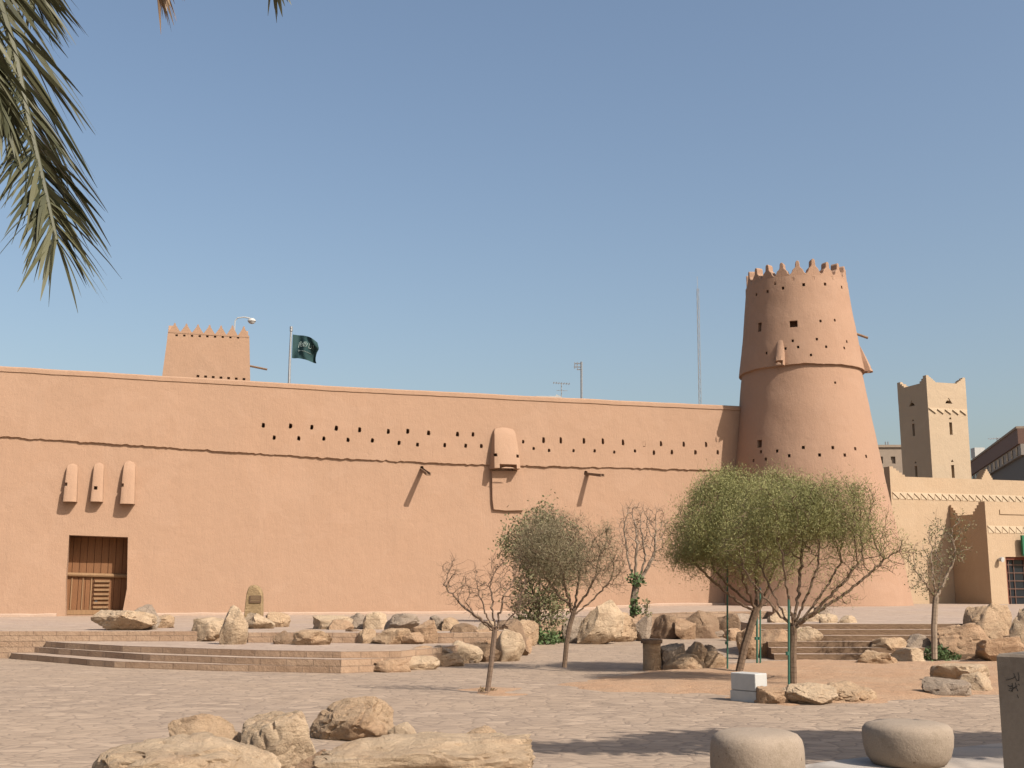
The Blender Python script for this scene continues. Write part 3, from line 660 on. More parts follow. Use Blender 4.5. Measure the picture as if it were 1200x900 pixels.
mb = MB(); mb.box(pc + UU * (LW / 2) + BK * 1.4 + ZZ * (zlow - .5), (LW - .7, 2.2, .2), UU, BK); mb.build('roof', M['wing_plaster'], por)
z0, z1 = rel(1165, 624.5, pc)[1], rel(1165, 617, pc)[1]; triband(por, pc, .06, LW, z0, z1, .04)
mb = MB(); zz = rel(1180, 600, pc)[1]; mb.box(pc + UU * 4.2 + ZZ * (zz) - BK * .01, (6.8, .06, .22), UU, BK); mb.build('panel', M['wing_plaster'], por)
dx0, dzt = rel(1178, 652.5, pc); cc = MB(); cc.box(pc + UU * (dx0 + 1.3) + ZZ * ((.86 + dzt) / 2), (2.6, .5, dzt - .86), UU, BK); cut(fw, cc)
dro = MB(); dro.box(pc + UU * (dx0 + 1.3) + BK * .22 + ZZ * ((.86 + dzt) / 2), (2.6, .03, dzt - .86), UU, BK); dr = dro.build('door', M['glass_dark'], por)
mb = MB()
for xx in (.06, 2.54, 1.3): mb.box(pc + UU * (dx0 + xx) + BK * .16 + ZZ * ((.86 + dzt) / 2), (.12, .16, dzt - .87), UU, BK)
mb.box(pc + UU * (dx0 + 1.3) + BK * .165 + ZZ * (dzt - .07), (2.58, .17, .13), UU, BK); mb.build('frame', M['doorframe_red'], dr)
mb = MB()
for k in range(1, 6): mb.box(pc + UU * (dx0 + 1.3) + BK * .19 + ZZ * (.86 + (dzt - .86) * k / 6), (2.4, .05, .035), UU, BK)
for k in (1, 2, 4, 5, 7, 8): mb.box(pc + UU * (dx0 + k * 2.6 / 9) + BK * .185 + ZZ * ((.86 + dzt) / 2), (.03, .05, dzt - .95), UU, BK)
mb.build('glazing_bar', M['brown_cladding'], dr)
sg = empty('sign', pc + UU * (dx0 + .95) + ZZ * (dzt + .1), 'green sign board with yellow disc over the glass door', 'sign')
x0, zc1 = rel(1192, 626, pc); mb = MB(); mb.box(pc + UU * (x0 + .8) - BK * .25 + ZZ * (dzt + .52), (1.6, .12, .95), UU, BK); mb.build('board', M['sign_green'], sg)
mb = MB(); o_ = pc + UU * (x0 + .42) - BK * .318 + ZZ * (dzt + .52); mb.tube([o_, o_ - BK * .012], .24, 20); mb.build('disc', M['sign_yellow'], sg)
mb = MB(); mb.box(pc + UU * (x0 + .8) - BK * .315 + ZZ * (dzt + .15), (1.5, .012, .14), UU, BK); mb.build('lower_band', M['sign_grey'], sg)
mb = MB(); mb.box(pc + UU * (x0 + .8) - BK * .1 + ZZ * (dzt + .5), (.08, .25, .08), UU, BK); mb.build('bracket', M['dark_metal'], sg)
q = prj(1169, 656, pc, NO); sl = empty('wall_lamp', q, 'small round white spotlight on plaster left of the glass door', 'lamp')
mb = MB(); mb.tube([q + BK * .1, q - BK * .12], .03, 6); mb.build('bracket', M['dark_metal'], sl); mb = MB(); mb.tube([q - BK * .05 + UU * .02, q - BK * .14 + UU * .05 + ZZ * .02, q - BK * .26 + UU * .08], [.06, .1, .12], 12); mb.build('head', M['white_paint'], sl, smooth=True)
# minaret
mY = 66.0; mc = atY(1093, 560, mY); mc.z = 0; MS = 2.75
mina = empty('minaret', mc + ZZ * .9, 'square beige minaret with stepped corner points and slit windows', 'minaret')
relm = lambda px, py: ((prj(px, py, mc, NO) - mc).dot(UU), prj(px, py, mc, NO).z)
zm_hi = relm(1090, 440)[1]; zm_lo = relm(1110, 449)[1]; xr_top = relm(1132.5, 450)[0]; MS = relm(1137.5, 558)[0]; tap = (MS - xr_top) * .8
zb_ = 0
mb = MB()
def sq(z): 
    k = z / zm_hi * tap * .5; return [mc + UU * a_ + BK * b_ + ZZ * z for a_, b_ in ((k * .6, k * .6), (MS - k, k * .6), (MS - k, MS - k), (k * .6, MS - k))]
mb.loft([sq(0), sq(4), sq(8), sq(zm_lo - .9)]); shaft = mb.build('shaft', M['minaret_plaster'], mina)
kk = tap * .5; L = MS - kk * 1.6; h = zm_hi - zm_lo
ol = [(0, zm_lo - .9), (L, zm_lo - .9), (L, zm_hi), (L - .12, zm_hi)]
for i in range(4): ol += [(L - .12 - .14 * (i + .5), zm_hi - h * (i + .3) / 4), (L - .12 - .14 * (i + .5), zm_hi - h * (i + 1) / 4)]
ol += [(.12 + .14 * 3.5, zm_lo)]
for i in range(3, -1, -1): ol += [(.12 + .14 * (i + .5), zm_hi - h * (i + 1) / 4 + .02), (.12 + .14 * (i + .5), zm_hi - h * (i + .3) / 4)]
ol += [(.12, zm_hi), (0, zm_hi)]
o1 = mc + UU * kk * .6 + BK * kk * .6; ms_ = M['minaret_plaster']; parts = []
mb = MB(); mb.prism(ol, o1, UU, BK, ZZ, .3); p1_ = mb.build('parapet', ms_, mina)
mb = MB(); mb.prism(ol, o1 + BK * (L - .3), UU, BK, ZZ, .3); mb.build('parapet', ms_, mina)
zl_ = zm_lo
sp_ = [(.303, zl_ - .9), (L - .303, zl_ - .9), (L - .303, zl_ + .62 * h), (L - .46, zl_ + .62 * h), (L - .46, zl_ + .3 * h), (L - .62, zl_ + .3 * h), (L - .62, zl_), (.62, zl_), (.62, zl_ + .3 * h), (.46, zl_ + .3 * h), (.46, zl_ + .62 * h), (.303, zl_ + .62 * h)]
mb = MB(); mb.prism(sp_, o1 + UU * .001, BK, UU, ZZ, .298); p2_ = mb.build('parapet', ms_, mina)
mb = MB(); mb.prism(sp_, o1 + UU * (L - .299), BK, UU, ZZ, .298); mb.build('parapet', ms_, mina)
c = MB(); cx, z_ = relm(1111.5, 473); hh = relm(1111.5, 466.5)[1] - z_
tri = [(-.26, 0), (.26, 0), (0, hh * 1.05)]
c2 = MB(); c2.prism([(cx + a_, z_ + b_) for a_, b_ in tri], mc - BK * .5, UU, BK, ZZ, .9)
zt_ = z_; c2.prism([(L * .52 + a_ * 1.05, zt_ + b_) for a_, b_ in tri], mc - UU * .5, BK, UU, ZZ, .9)
for o_ in (p1_, p2_, shaft): cut(o_, c2)
for (px, ya, yb) in ((1113.5, 495, 509.5), (1116, 545, 560)):
    cx, zA = relm(px, ya); zB2 = relm(px, yb)[1]
    c.box(mc + UU * cx + ZZ * ((zA + zB2) / 2), (.2, .8, zA - zB2), UU, BK); c.prism([(cx - .1, zA + .18), (cx + .1, zA + .18), (cx, zA + .33)], mc - BK * .4, UU, BK, ZZ, .8)
    c.box(mc + BK * (L * .52) + ZZ * ((zA + zB2) / 2 + .05), (.8, .22, zA - zB2), UU, BK); c.prism([(L * .52 - .1, zA + .2), (L * .52 + .1, zA + .2), (L * .52, zA + .34)], mc - UU * .4, BK, UU, ZZ, .8)
cut(shaft, c)
mb = MB(); zz1, zz0 = relm(1111, 480)[1], relm(1111, 485.5)[1]; x0 = kk * .6 + .05; n_ = 5; st = (L - .1) / n_
mb.box(mc + UU * (x0 + L / 2 - .05) + BK * (kk * .42 - .02) + ZZ * (zz1 + .02), (L - .08, .06, .04), UU, BK)
for i in range(n_): a = x0 + i * st; mb.prism([(a, zz1), (a + st, zz1), (a + st - .08, zz0)], mc + BK * (kk * .42 - .07), UU, BK, ZZ, .12)
mb.build('triangle_band', M['trim_plaster'], mina)
mb = MB(); mb.box(mc + UU * (MS / 2) + BK * (MS / 2) + ZZ * (zm_lo - .98), (L - .1, L - .1, .1), UU, BK); mb.build('roof', ms_, mina)

# far buildings
fb = empty('apartment_block', atY(1035, 560, 115), 'plain beige block between the round tower and the minaret', 'building')
A_, B_ = atY(1005, 524, 115), atY(1075, 524, 115); mb = MB(); mb.box(((A_.x + B_.x) / 2, 119, A_.z / 2), (B_.x - A_.x, 8, A_.z)); fbw = mb.build('wall', M['distant_render'], fb)
mb = MB(); mb.box(((A_.x + B_.x) / 2, 119, A_.z + .1), (B_.x - A_.x + .3, 8.3, .25)); mb.build('parapet', M['distant_render'], fb)
c = MB()
for i in range(5):
    for j in range(3): c.box((A_.x + 1 + i * 1.25, 115, A_.z - 1.3 - j * 2.4), (.45, .5, .7))
cut(fbw, c)
mb = MB(); 
for x in (1038, 1041): q = atY(x, 524, 115); mb.tube([q, q + ZZ * .55], .06, 6)
mb.build('vent_pipe', M['grey_metal'], fb)
A_ = atY(1132, 533.5, 104); B_ = atY(1198, 518.5, 78); C_ = atY(1275, 502, 62); B_.z = A_.z = (A_.z + B_.z) / 2
bb = empty('office_building', (B_.x, B_.y + 4, 0), 'brown modern building with ribbon windows behind the courtyard wall', 'building')
d = (Vector((B_.x, B_.y, 0)) - Vector((A_.x, A_.y, 0))); Ld = d.length; d.normalize(); nn = Vector((d.y, -d.x, 0)); 
if nn.dot(Vector((-A_.x, -A_.y, 0))) < 0: nn = -nn
hz = B_.z; oA = Vector((A_.x, A_.y, 0)); Ld2 = Ld * 1.02
def band(name, mat, z0, z1, out, L=Ld2, back=9):
    mb = MB(); mb.box(oA + d * (L / 2) + nn * ((out - back) / 2) + ZZ * ((z0 + z1) / 2), (L, out + back, z1 - z0), d, nn); return mb.build(name, mat, bb)
band('wall', M['cladding_dark'], 0, hz - 1.4, 0); band('fascia', M['brown_cladding'], hz - 1.2 + .003, hz - .15, .35); band('coping', M['distant_render'], hz - .148, hz, .42)
wn = band('window_band', M['cladding_grey'], hz - 1.95, hz - 1.203, .22)
for i in range(14):
    mb = MB(); mb.box(oA + d * (1 + i * Ld / 14) + nn * .23 + ZZ * (hz - 1.58), (Ld / 14 * .35, .05, .55), d, nn); mb.build('pane', M['glass_dark'], wn)
q = oA + d * 4 - nn * 1.5; q.z = hz; mb = MB(); mb.box(atY(1146, 531, 103), (.9, .9, .9)); mb.build('stair_hut', M['white_paint'], bb)
ta = empty('roof_antenna', atY(1168.5, 528, 88), 'small television aerial on the brown modern building', 'antenna'); mb = MB(); mb.tube([atY(1168.5, 530, 88), atY(1168.5, 513, 88)], .04, 5); mb.build('mast', M['grey_metal'], ta)
mb = MB(); mb.tube([atY(1158, 514.5, 88), atY(1174, 513, 88)], .03, 4)
for i in range(5): q = atY(1160 + i * 3, 514.3 - i * .25, 88); mb.tube([q - Vector((.1, .5, .1)), q + Vector((.1, .5, .1))], .02, 3)
mb.build('boom', M['grey_metal'], ta)

# ------------------------------------------------------------------ rocks
def rock(x0, y0, x1, y1, z=None, Y=None, mat='limestone', label='', shape=0, peak=0, deep=.75, rot=0, lean=0, seed=None, sub=4, blocky=None):
    if blocky is None: blocky = 0 if shape else .38
    if not shape and y1 < 835: gx = (x1 - x0) * .07; x0 -= gx; x1 += gx; y0 -= 1
    if Y is None: Y = atZ((x0 + x1) / 2, y1, z).y
    X = atY((x0 + x1) / 2, y1, Y).x; W = atY(x1, y1, Y).x - atY(x0, y1, Y).x; top = atY((x0 + x1) / 2, y0, Y).z; bot = atY((x0 + x1) / 2, y1, Y).z
    D = W * deep; D = min(D, 1.6) if W < 3 else min(D, W * .6); yc = Y + D * .38; g = T(X, yc); g2 = T(X, Y); bot = min(bot, g, g2) - .04
    H_ = top - bot; r = random.Random(seed if seed is not None else int(x0 * 13 + y0 * 7 + x1))
    bm = bmesh.new(); bmesh.ops.create_icosphere(bm, subdivisions=sub, radius=1)
    planes = [(Vector((r.gauss(0, 1), r.gauss(0, 1), r.gauss(0, .9))).normalized(), r.uniform(.50, .82) + (.28 if blocky > .85 else 0)) for _ in range(13 + int(6 * blocky))]
    o = r.uniform(0, 90); low = r.uniform(.6, .8)
    for v in bm.verts:
        p = v.co.copy()
        if blocky:
            m = max(abs(p.x), abs(p.y), abs(p.z)); p = p.lerp(p / m * .8, blocky)
        for n_, dd in planes:
            e = p.dot(n_) - dd
            if e > 0: p -= n_ * e * (.97 if not shape else .72)
        q = p.copy(); kx = .6 if shape else .62; f = 1 + .20 * n3(q, 1.3, o) * kx + .10 * n3(q, 3.1, o) * kx + .05 * n3(q, 7, o) * kx + .025 * n3(q, 15, o)
        rid = abs(n3(q, 2.3, o + 9)); f -= .09 * max(0, .10 - rid) / .10; rid = abs(n3(q, 4.6, o + 3)); f -= .035 * max(0, .10 - rid) / .10
        p *= f; tp_ = 1 - peak * max(0, (p.z + .7) / 1.7); p.x *= tp_; p.y *= tp_; p.x += peak * .25 * p.z; v.co = p
    me_rot = Matrix.Rotation((0 if blocky > .85 else r.uniform(-.5, .5)) + rot, 3, 'Z') @ Matrix.Rotation(lean, 3, 'Y')
    for v in bm.verts: v.co = me_rot @ v.co
    for v in bm.verts:
        if v.co.z < -low * .75: v.co.z = -low * .75
    mn = [min(v.co[i] for v in bm.verts) for i in range(3)]; mx = [max(v.co[i] for v in bm.verts) for i in range(3)]
    for v in bm.verts:
        v.co.x = ((v.co.x - mn[0]) / (mx[0] - mn[0]) - .5) * W; v.co.y = ((v.co.y - mn[1]) / (mx[1] - mn[1]) - .5) * D; v.co.z = (v.co.z - mn[2]) / (mx[2] - mn[2]) * H_
    me = bpy.data.meshes.new('rock'); bm.to_mesh(me); bm.free(); me.shade_smooth(); me.set_sharp_from_angle(angle=R(32)); me.materials.append(M[mat])
    ob = bpy.data.objects.new('rock', me); COL.objects.link(ob); ob.location = (X, yc, bot); return tag(ob, label, 'rock', 'landscaping rocks around the square')
LS, LP, LO, LB, LG = 'limestone', 'limestone_pale', 'limestone_orange', 'limestone_brown', 'limestone_grey'
ROCKS = [
 # nearest rocks
 dict(b=(354, 818, 460, 869), z=0, mat=LS, label='large rounded boulder with dark undercut left end, above the long front slab', shape=1, sub=5, deep=.8),
 dict(b=(452, 848, 491, 873), z=0, mat=LP, label='small pale stone touching right end of the large rounded boulder'),
 dict(b=(484, 858, 521, 876), z=0, mat=LP, label='low pale stone peeping out right of the small pale stone behind the front slab'),
 dict(b=(541, 851, 596, 874), z=0, mat=LS, label='small domed tan stone behind right half of the long front slab', shape=1),
 dict(b=(362, 867, 629, 925), Y=9.6, mat=LP, label='long flat topped slab with square right end at bottom centre', blocky=.95, sub=5, deep=.4, seed=4),
 dict(b=(186, 839, 290, 915), Y=10.6, mat=LS, label='rough boulder with small dark triangular shadow at its left corner', sub=5, blocky=.3, seed=12),
 dict(b=(270, 835, 367, 920), Y=10.4, mat=LP, label='smooth pale rounded boulder left of the long front slab', shape=1, sub=5, seed=5),
 dict(b=(88, 868, 312, 940), Y=9.2, mat=LP, label='broad low boulder cut by the bottom edge, nearest rock on the left', shape=1, sub=5, seed=22),
 dict(b=(340, 879, 392, 930), Y=9.9, mat=LO, label='reddish stone wedged between the pale rounded boulder and the front slab'),
 # left terrace
 dict(b=(104, 716, 172, 739), z=.62, mat=LP, label='wide flat pale boulder in front of the old wooden door', sub=5, seed=31),
 dict(b=(146, 709, 181, 739), Y=28.6, mat=LG, label='tilted curved slab leaning behind the wide flat boulder by the door', lean=.5),
 dict(b=(178, 721, 201, 736), z=.62, mat=LS, label='small stone with dark left face just right of the tilted curved slab', blocky=.4),
 dict(b=(221, 724, 262, 740), z=.62, mat=LP, label='low wedge shaped rock left of the upright pale rock'),
 dict(b=(257, 710, 286, 743), z=.62, mat=LP, peak=.3, label='upright egg shaped pale rock left of the stone marker', deep=.7),
 dict(b=(282, 719, 317, 737), z=.62, mat=LP, label='pale lumpy rock in front of the stone marker'),
 dict(b=(311, 718, 337, 735), z=.62, mat=LS, label='small orange tinged rock just right of the stone marker foot'),
 dict(b=(286, 740, 326, 751), z=.39, mat=LO, label='flat orange slab lying on the terrace below the stone marker'),
 dict(b=(320, 740, 343, 755), z=.39, mat=LB, label='small dark brown rock at left end of the middle rock row'),
 dict(b=(341, 739, 385, 756), z=.39, mat=LS, label='oblong tan rock right of the small dark brown rock'),
 dict(b=(366, 722, 413, 744), Y=29, mat=LP, label='pale rough rock with a dark hollow behind the oblong tan rock'),
 dict(b=(276, 742, 293, 750), z=.39, mat=LG, label='tiny grey stone at the foot of the upright pale rock'),
 # middle pile
 dict(b=(409, 719, 432, 743), Y=29.2, mat=LG, label='grey streaked rock at back left of the middle pile'),
 dict(b=(426, 718, 453, 742), Y=28.8, mat=LP, label='pale yellow rock left of the square grey block'),
 dict(b=(450, 720, 488, 738), Y=27.2, mat=LG, label='square grey brown block on top of the middle pile', blocky=.7),
 dict(b=(398, 738, 424, 752), z=.39, mat=LB, label='low brown rock at the left foot of the middle pile'),
 dict(b=(418, 737, 439, 754), z=.39, mat=LS, label='small pale stone at foot of the middle pile under the yellow rock'),
 dict(b=(437, 737, 478, 755), z=.39, mat=LS, label='wide tan block directly under the square grey block', blocky=.5),
 dict(b=(469, 742, 495, 755), z=.39, mat=LO, label='low reddish stone right of the wide tan block'),
 dict(b=(483, 727, 511, 746), Y=26.5, mat=LO, label='orange rock with brown left face right of the square grey block'),
 dict(b=(500, 722, 524, 742), Y=28, mat=LG, label='small grey topped rock at the back middle of the pile'),
 dict(b=(518, 724, 541, 742), Y=27.8, mat=LS, label='tan rock at the back of the pile left of the jagged brown rock'),
 dict(b=(491, 739, 537, 757), z=.30, mat=LS, label='large angular tan rock in the front row of the middle pile'),
 dict(b=(529, 731, 558, 751), Y=26.8, mat=LB, label='jagged brown rock above the oblong stone'),
 dict(b=(520, 751, 566, 769), z=.15, mat=LP, label='smooth oblong stone with a dark shadow line beneath it', shape=1),
 dict(b=(548, 737, 587, 757), Y=26.7, mat=LO, label='bright orange rock right of the jagged brown rock'),
 dict(b=(575, 737, 616, 764), Y=26.4, mat=LP, label='pale domed rock behind the bare sapling trunk', shape=1),
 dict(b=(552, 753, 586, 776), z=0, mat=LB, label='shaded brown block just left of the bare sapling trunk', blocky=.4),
 dict(b=(580, 755, 610, 773), z=0, mat=LS, label='tan stone at right foot of the middle pile'),
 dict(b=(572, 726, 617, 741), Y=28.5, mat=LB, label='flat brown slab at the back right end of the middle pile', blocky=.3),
 dict(b=(559, 728, 581, 740), Y=28.2, mat=LP, label='small pale stone at back of pile left of the flat brown slab'),
 dict(b=(536, 765, 557, 777), z=0, mat=LG, label='small low stone at the right end of the wide steps'),
 dict(b=(438, 773, 478, 788), z=0, mat=LO, label='flat orange ledge stone at the foot of the wide steps, leftmost of four', blocky=.6),
 dict(b=(472, 770, 512, 785), z=0, mat=LP, label='flat cream ledge stone at the foot of the wide steps, second of four', blocky=.6),
 dict(b=(506, 766, 542, 781), z=0, mat=LS, label='flat tan ledge stone at the foot of the wide steps, third of four', blocky=.6),
 dict(b=(466, 758, 503, 771), z=.2, mat=LO, label='orange ledge stone lying on the steps above the cream one', blocky=.6),
 dict(b=(498, 757, 532, 769), z=.2, mat=LG, label='greyish ledge stone on the steps left of the smooth oblong stone', blocky=.6),
 dict(b=(422, 762, 462, 774), z=.15, mat=LS, label='long tan ledge stone lying on the wide steps below the middle pile', blocky=.6),
 dict(b=(384, 727, 412, 743), Y=28.6, mat=LO, label='orange brown rock between the pale hollow rock and the grey streaked rock'),
 dict(b=(596, 748, 622, 766), z=0, mat=LO, label='low orange rock left of the green creeper'),
 dict(b=(606, 727, 630, 750), Y=33.5, mat=LS, label='tan rock partly behind the green creeper'),
 # behind the olive shrub
 dict(b=(660, 724, 690, 745), Y=35.5, mat=LG, label='grey rock just left of the tall triangular pale boulder'),
 dict(b=(680, 704, 730, 752), Y=34.5, mat=LP, peak=.62, deep=.6, label='tall triangular pale boulder leaning against the terrace'),
 dict(b=(671, 733, 712, 753), z=0, mat=LS, label='low tan rock at the left foot of the tall triangular boulder'),
 dict(b=(704, 734, 738, 752), z=0, mat=LP, label='low pale rock at the right foot of the tall triangular boulder'),
 dict(b=(715, 718, 746, 736), Y=36, mat=LS, label='rock with shadowed base right of the tall triangular boulder'),
 dict(b=(738, 733, 767, 747), z=0, mat=LP, label='low pale rock below the ivy clad bare tree'),
 dict(b=(744, 719, 764, 736), Y=36.5, mat=LG, label='small grey rock beside the ivy clad trunk'),
 # rocks in the shade of the green trees
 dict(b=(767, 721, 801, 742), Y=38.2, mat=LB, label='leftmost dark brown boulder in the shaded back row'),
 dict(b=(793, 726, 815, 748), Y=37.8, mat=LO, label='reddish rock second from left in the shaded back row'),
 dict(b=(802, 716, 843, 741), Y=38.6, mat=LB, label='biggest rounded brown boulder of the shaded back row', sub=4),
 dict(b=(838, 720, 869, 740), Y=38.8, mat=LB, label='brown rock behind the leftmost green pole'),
 dict(b=(859, 720, 894, 741), Y=38.8, mat=LG, label='long flat topped rock behind the leaning trunk'),
 dict(b=(809, 734, 862, 748), z=0, mat=LG, label='low wide rock in front of the shaded back row'),
 dict(b=(850, 737, 876, 751), z=0, mat=LO, label='small reddish rock between the green poles in the shade'),
 dict(b=(779, 766, 830, 787), z=0, mat=LS, label='long rounded rock right of the stone bin', shape=1),
 dict(b=(777, 755, 806, 770), Y=23.6, mat=LG, label='brown stone on top of the long rounded rock beside the bin'),
 dict(b=(802, 753, 829, 769), Y=23.8, mat=LS, label='darker middle stone of the small heap right of the bin'),
 dict(b=(823, 764, 852, 785), z=0, mat=LS, label='tan rock at right end of the small heap by the leftmost green pole'),
 dict(b=(823, 756, 842, 770), Y=23.9, mat=LG, label='small grey stone at back right of the heap by the bin'),
 # right cluster beside the stairs
 dict(b=(866, 732, 893, 771), Y=27.2, mat=LO, label='dark orange rock seen between the leaning trunk and green poles'),
 dict(b=(887, 738, 926, 771), z=0, mat=LO, label='big orange and cream boulder left of the stair foot'),
 dict(b=(903, 713, 926, 744), Y=29.8, mat=LP, label='upright pale rock above the orange and cream boulder'),
 dict(b=(921, 727, 942, 748), Y=29, mat=LS, label='tan rock hidden behind the upright trunk'),
 dict(b=(940, 714, 966, 740), Y=31, mat=LP, label='rounded cream rock at the top left of the stairs', shape=1),
 dict(b=(958, 711, 976, 731), Y=32, mat=LG, label='tall narrow grey rock behind the rounded cream rock'),
 dict(b=(934, 735, 964, 753), Y=27.9, mat=LP, label='flat pale rock at left end of the middle stair'),
 dict(b=(962, 720, 985, 744), Y=29.6, mat=LP, label='left half of the split pale block at the stair top', blocky=.6),
 dict(b=(985, 722, 1007, 743), Y=29.6, mat=LP, label='right half of the split pale block at the stair top', blocky=.6),
 # right of the stairs
 dict(b=(1009, 763, 1053, 780), z=0, mat=LS, label='flat rock with brown face at right end of the lowest stair', blocky=.4),
 dict(b=(1026, 748, 1064, 765), Y=27.4, mat=LS, label='flat topped rock on the lower stairs left of the pale sapling'),
 dict(b=(1047, 760, 1087, 779), Y=26.3, mat=LP, label='pale low rock left of the green weeds', seed=77),
 dict(b=(1060, 744, 1097, 766), Y=27.6, mat=LG, label='grey rock just behind the pale sapling trunk'),
 dict(b=(1100, 731, 1162, 773), z=0, mat=LO, label='big brown sloping boulder right of the pale sapling', sub=5, seed=3),
 dict(b=(1140, 707, 1197, 754), Y=28, mat=LS, peak=.25, label='highest rough boulder at the right edge above the orange slab', sub=5, seed=9),
 dict(b=(1152, 746, 1215, 769), Y=26.0, mat=LO, label='flat bright orange slab behind the concrete post', blocky=.6),
 dict(b=(1188, 711, 1225, 750), Y=27.2, mat=LP, label='pale boulder cut by the right edge of the view'),
 # border of the sand bed
 dict(b=(918, 802, 989, 826), z=0, mat=LP, label='largest rounded pale rock in front of the upright trunk', shape=1, sub=5),
 dict(b=(964, 800, 1036, 821), z=0.02, mat=LS, label='long low rock at right of the sand border row', shape=1, sub=5),
 dict(b=(889, 806, 924, 825), z=0, mat=LO, label='small rock between the white box and the rounded pale rock'),
 dict(b=(1090, 796, 1143, 816), z=0, mat=LG, label='squared broken block with dark left face on the sand', blocky=.7),
 dict(b=(1132, 789, 1168, 811), Y=18.6, mat=LP, label='pale broken stone touching the left side of the concrete post'),
 dict(b=(1104, 779, 1166, 800), z=0.04, mat=LP, label='thin flat pale slab behind the squared broken block', blocky=.5),
]
for d_ in ROCKS:
    b_ = d_.pop('b'); rock(*b_, **d_)
# loose chips and pebbles on the ground near rocks
# ------------------------------------------------------------------ stone furniture
def lathe(c, prof, n=48, sx=1, sy=1, wob=.0, seed=0):
    rings = []
    for r_, z_ in prof:
        ring = []
        for k in range(n):
            a = 2 * math.pi * k / n; w_ = 1 + wob * n3((math.cos(a), math.sin(a), z_ * 2), 1.1, seed); ring.append(Vector(c) + Vector((r_ * sx * w_ * math.cos(a), r_ * sy * w_ * math.sin(a), z_)))
        rings.append(ring)
    mb = MB(); mb.loft(rings); return mb
def stool(px, py, Y, prof, label, seed):
    c = atY(px, py, Y); c.z = .05; mb = lathe(c, prof, 64, wob=.05, seed=seed); o = mb.build('stone_stool', M['cast_stone'], loc=c, smooth=True)
    return tag(o, label, 'stool', 'rounded cast stone stools')
stool(886.5, 880, 10.0, [(.02, -.06), (.34, -.06), (.375, 0), (.39, .1), (.392, .2), (.388, .27), (.375, .32), (.345, .355), (.29, .375), (.2, .385), (.08, .39), (.01, .39)], 'straight sided round stone stool, left one at the bottom edge', 3)
stool(1063.5, 870, 10.75, [(.02, -.02), (.27, -.01), (.32, .02), (.36, .08), (.382, .17), (.39, .26), (.383, .315), (.355, .35), (.29, .37), (.2, .38), (.08, .383), (.01, .383)], 'round stone stool bulging at the top and narrowing below, nearest the concrete post', 11)
pY = 8.6; pl = atY(1167.5, 766, pY); ph = pl.z; mb = MB(); pw = .75; PN = Vector((-.70, -.714, 0)).normalized(); PU = Vector((-PN.y, PN.x, 0)); pc_ = Vector((pl.x, pl.y, 0))
post = empty('concrete_post', pc_ + PU * pw / 2 - PN * pw / 2, 'square grey concrete post with dark scribbled writing at the right edge', 'post')
rings = []
for z_, i_ in ((-.05, -.006), (.1, -.004), (ph - .02, 0), (ph, .015)):
    rings.append([pc_ + ZZ * z_ + PU * a_ - PN * b_ for a_, b_ in ((i_, i_), (pw - i_, i_), (pw - i_, pw - i_), (i_, pw - i_))])
mb.loft(rings); mb.build('shaft', M['concrete_post'], post)
mb = MB()
G = lambda x, y: prj(x, y, pc_ + PN * .002, PN)
for st in ([(1179, 797), (1183, 796), (1187, 795), (1190, 792.5)], [(1188, 789), (1189.5, 793), (1191, 797)], [(1193, 788), (1194, 792), (1194, 798)], [(1191, 798), (1194, 797)],
           [(1181, 803), (1184, 805), (1187, 803)], [(1182, 809), (1185, 810), (1188, 806), (1192, 804)], [(1186, 800.5), (1187, 808), (1186, 811)], [(1190, 800), (1191, 806), (1193, 810)], [(1193, 801.5), (1195, 803)], [(1192, 814), (1193.5, 818)], [(1183, 807), (1190, 806.5)]):
    mb.tube([G(x, y) for x, y in st], .003, 4)
mb.build('scribble', M['ink'], post)
# white box on the sand
bY = atZ(886, 822, .02).y; c0 = atY(886, 822, bY); c0.z = .0
phi = R(28); e1 = Vector((math.cos(phi + 1.5708), math.sin(phi + 1.5708), 0)); wb = empty('utility_box', c0, 'white painted square box standing on the sand edge', 'box')
ex = Vector((-.64, .77, 0)).normalized(); ey = Vector((.77, .64, 0)).normalized(); s1, s2 = .45, .27; hb = .40
cen = c0 + ex * s1 / 2 + ey * s2 / 2
mb = MB(); mb.box(cen + ZZ * .07, (s1 + .015, s2 + .015, .16), ex, ey); mb.build('base', M['white_paint'], wb)
mb = MB(); mb.box(cen + ZZ * (.155 + (hb - .155) / 2), (s1, s2, hb - .155), ex, ey); o = mb.build('lid', M['white_paint'], wb); m_ = o.modifiers.new('bevel', 'BEVEL'); m_.width = .012; m_.segments = 2
# stone bin
c = atZ(765.5, 786, 0); c.y += .18; bn = empty('stone_bin', c, 'squat cylindrical stone bin with flat cap left of the small rock heap', 'bin')
lathe(c, [(.185, -.03), (.19, 0), (.18, .1), (.178, .4), (.182, .52)], 24, wob=.08, seed=2).build('body', M['limestone'], bn, smooth=True)
lathe(c, [(.15, .521), (.215, .525), (.22, .59), (.20, .605), (.1, .61), (.01, .61)], 24, wob=.03).build('cap', M['limestone_brown'], bn, smooth=True)
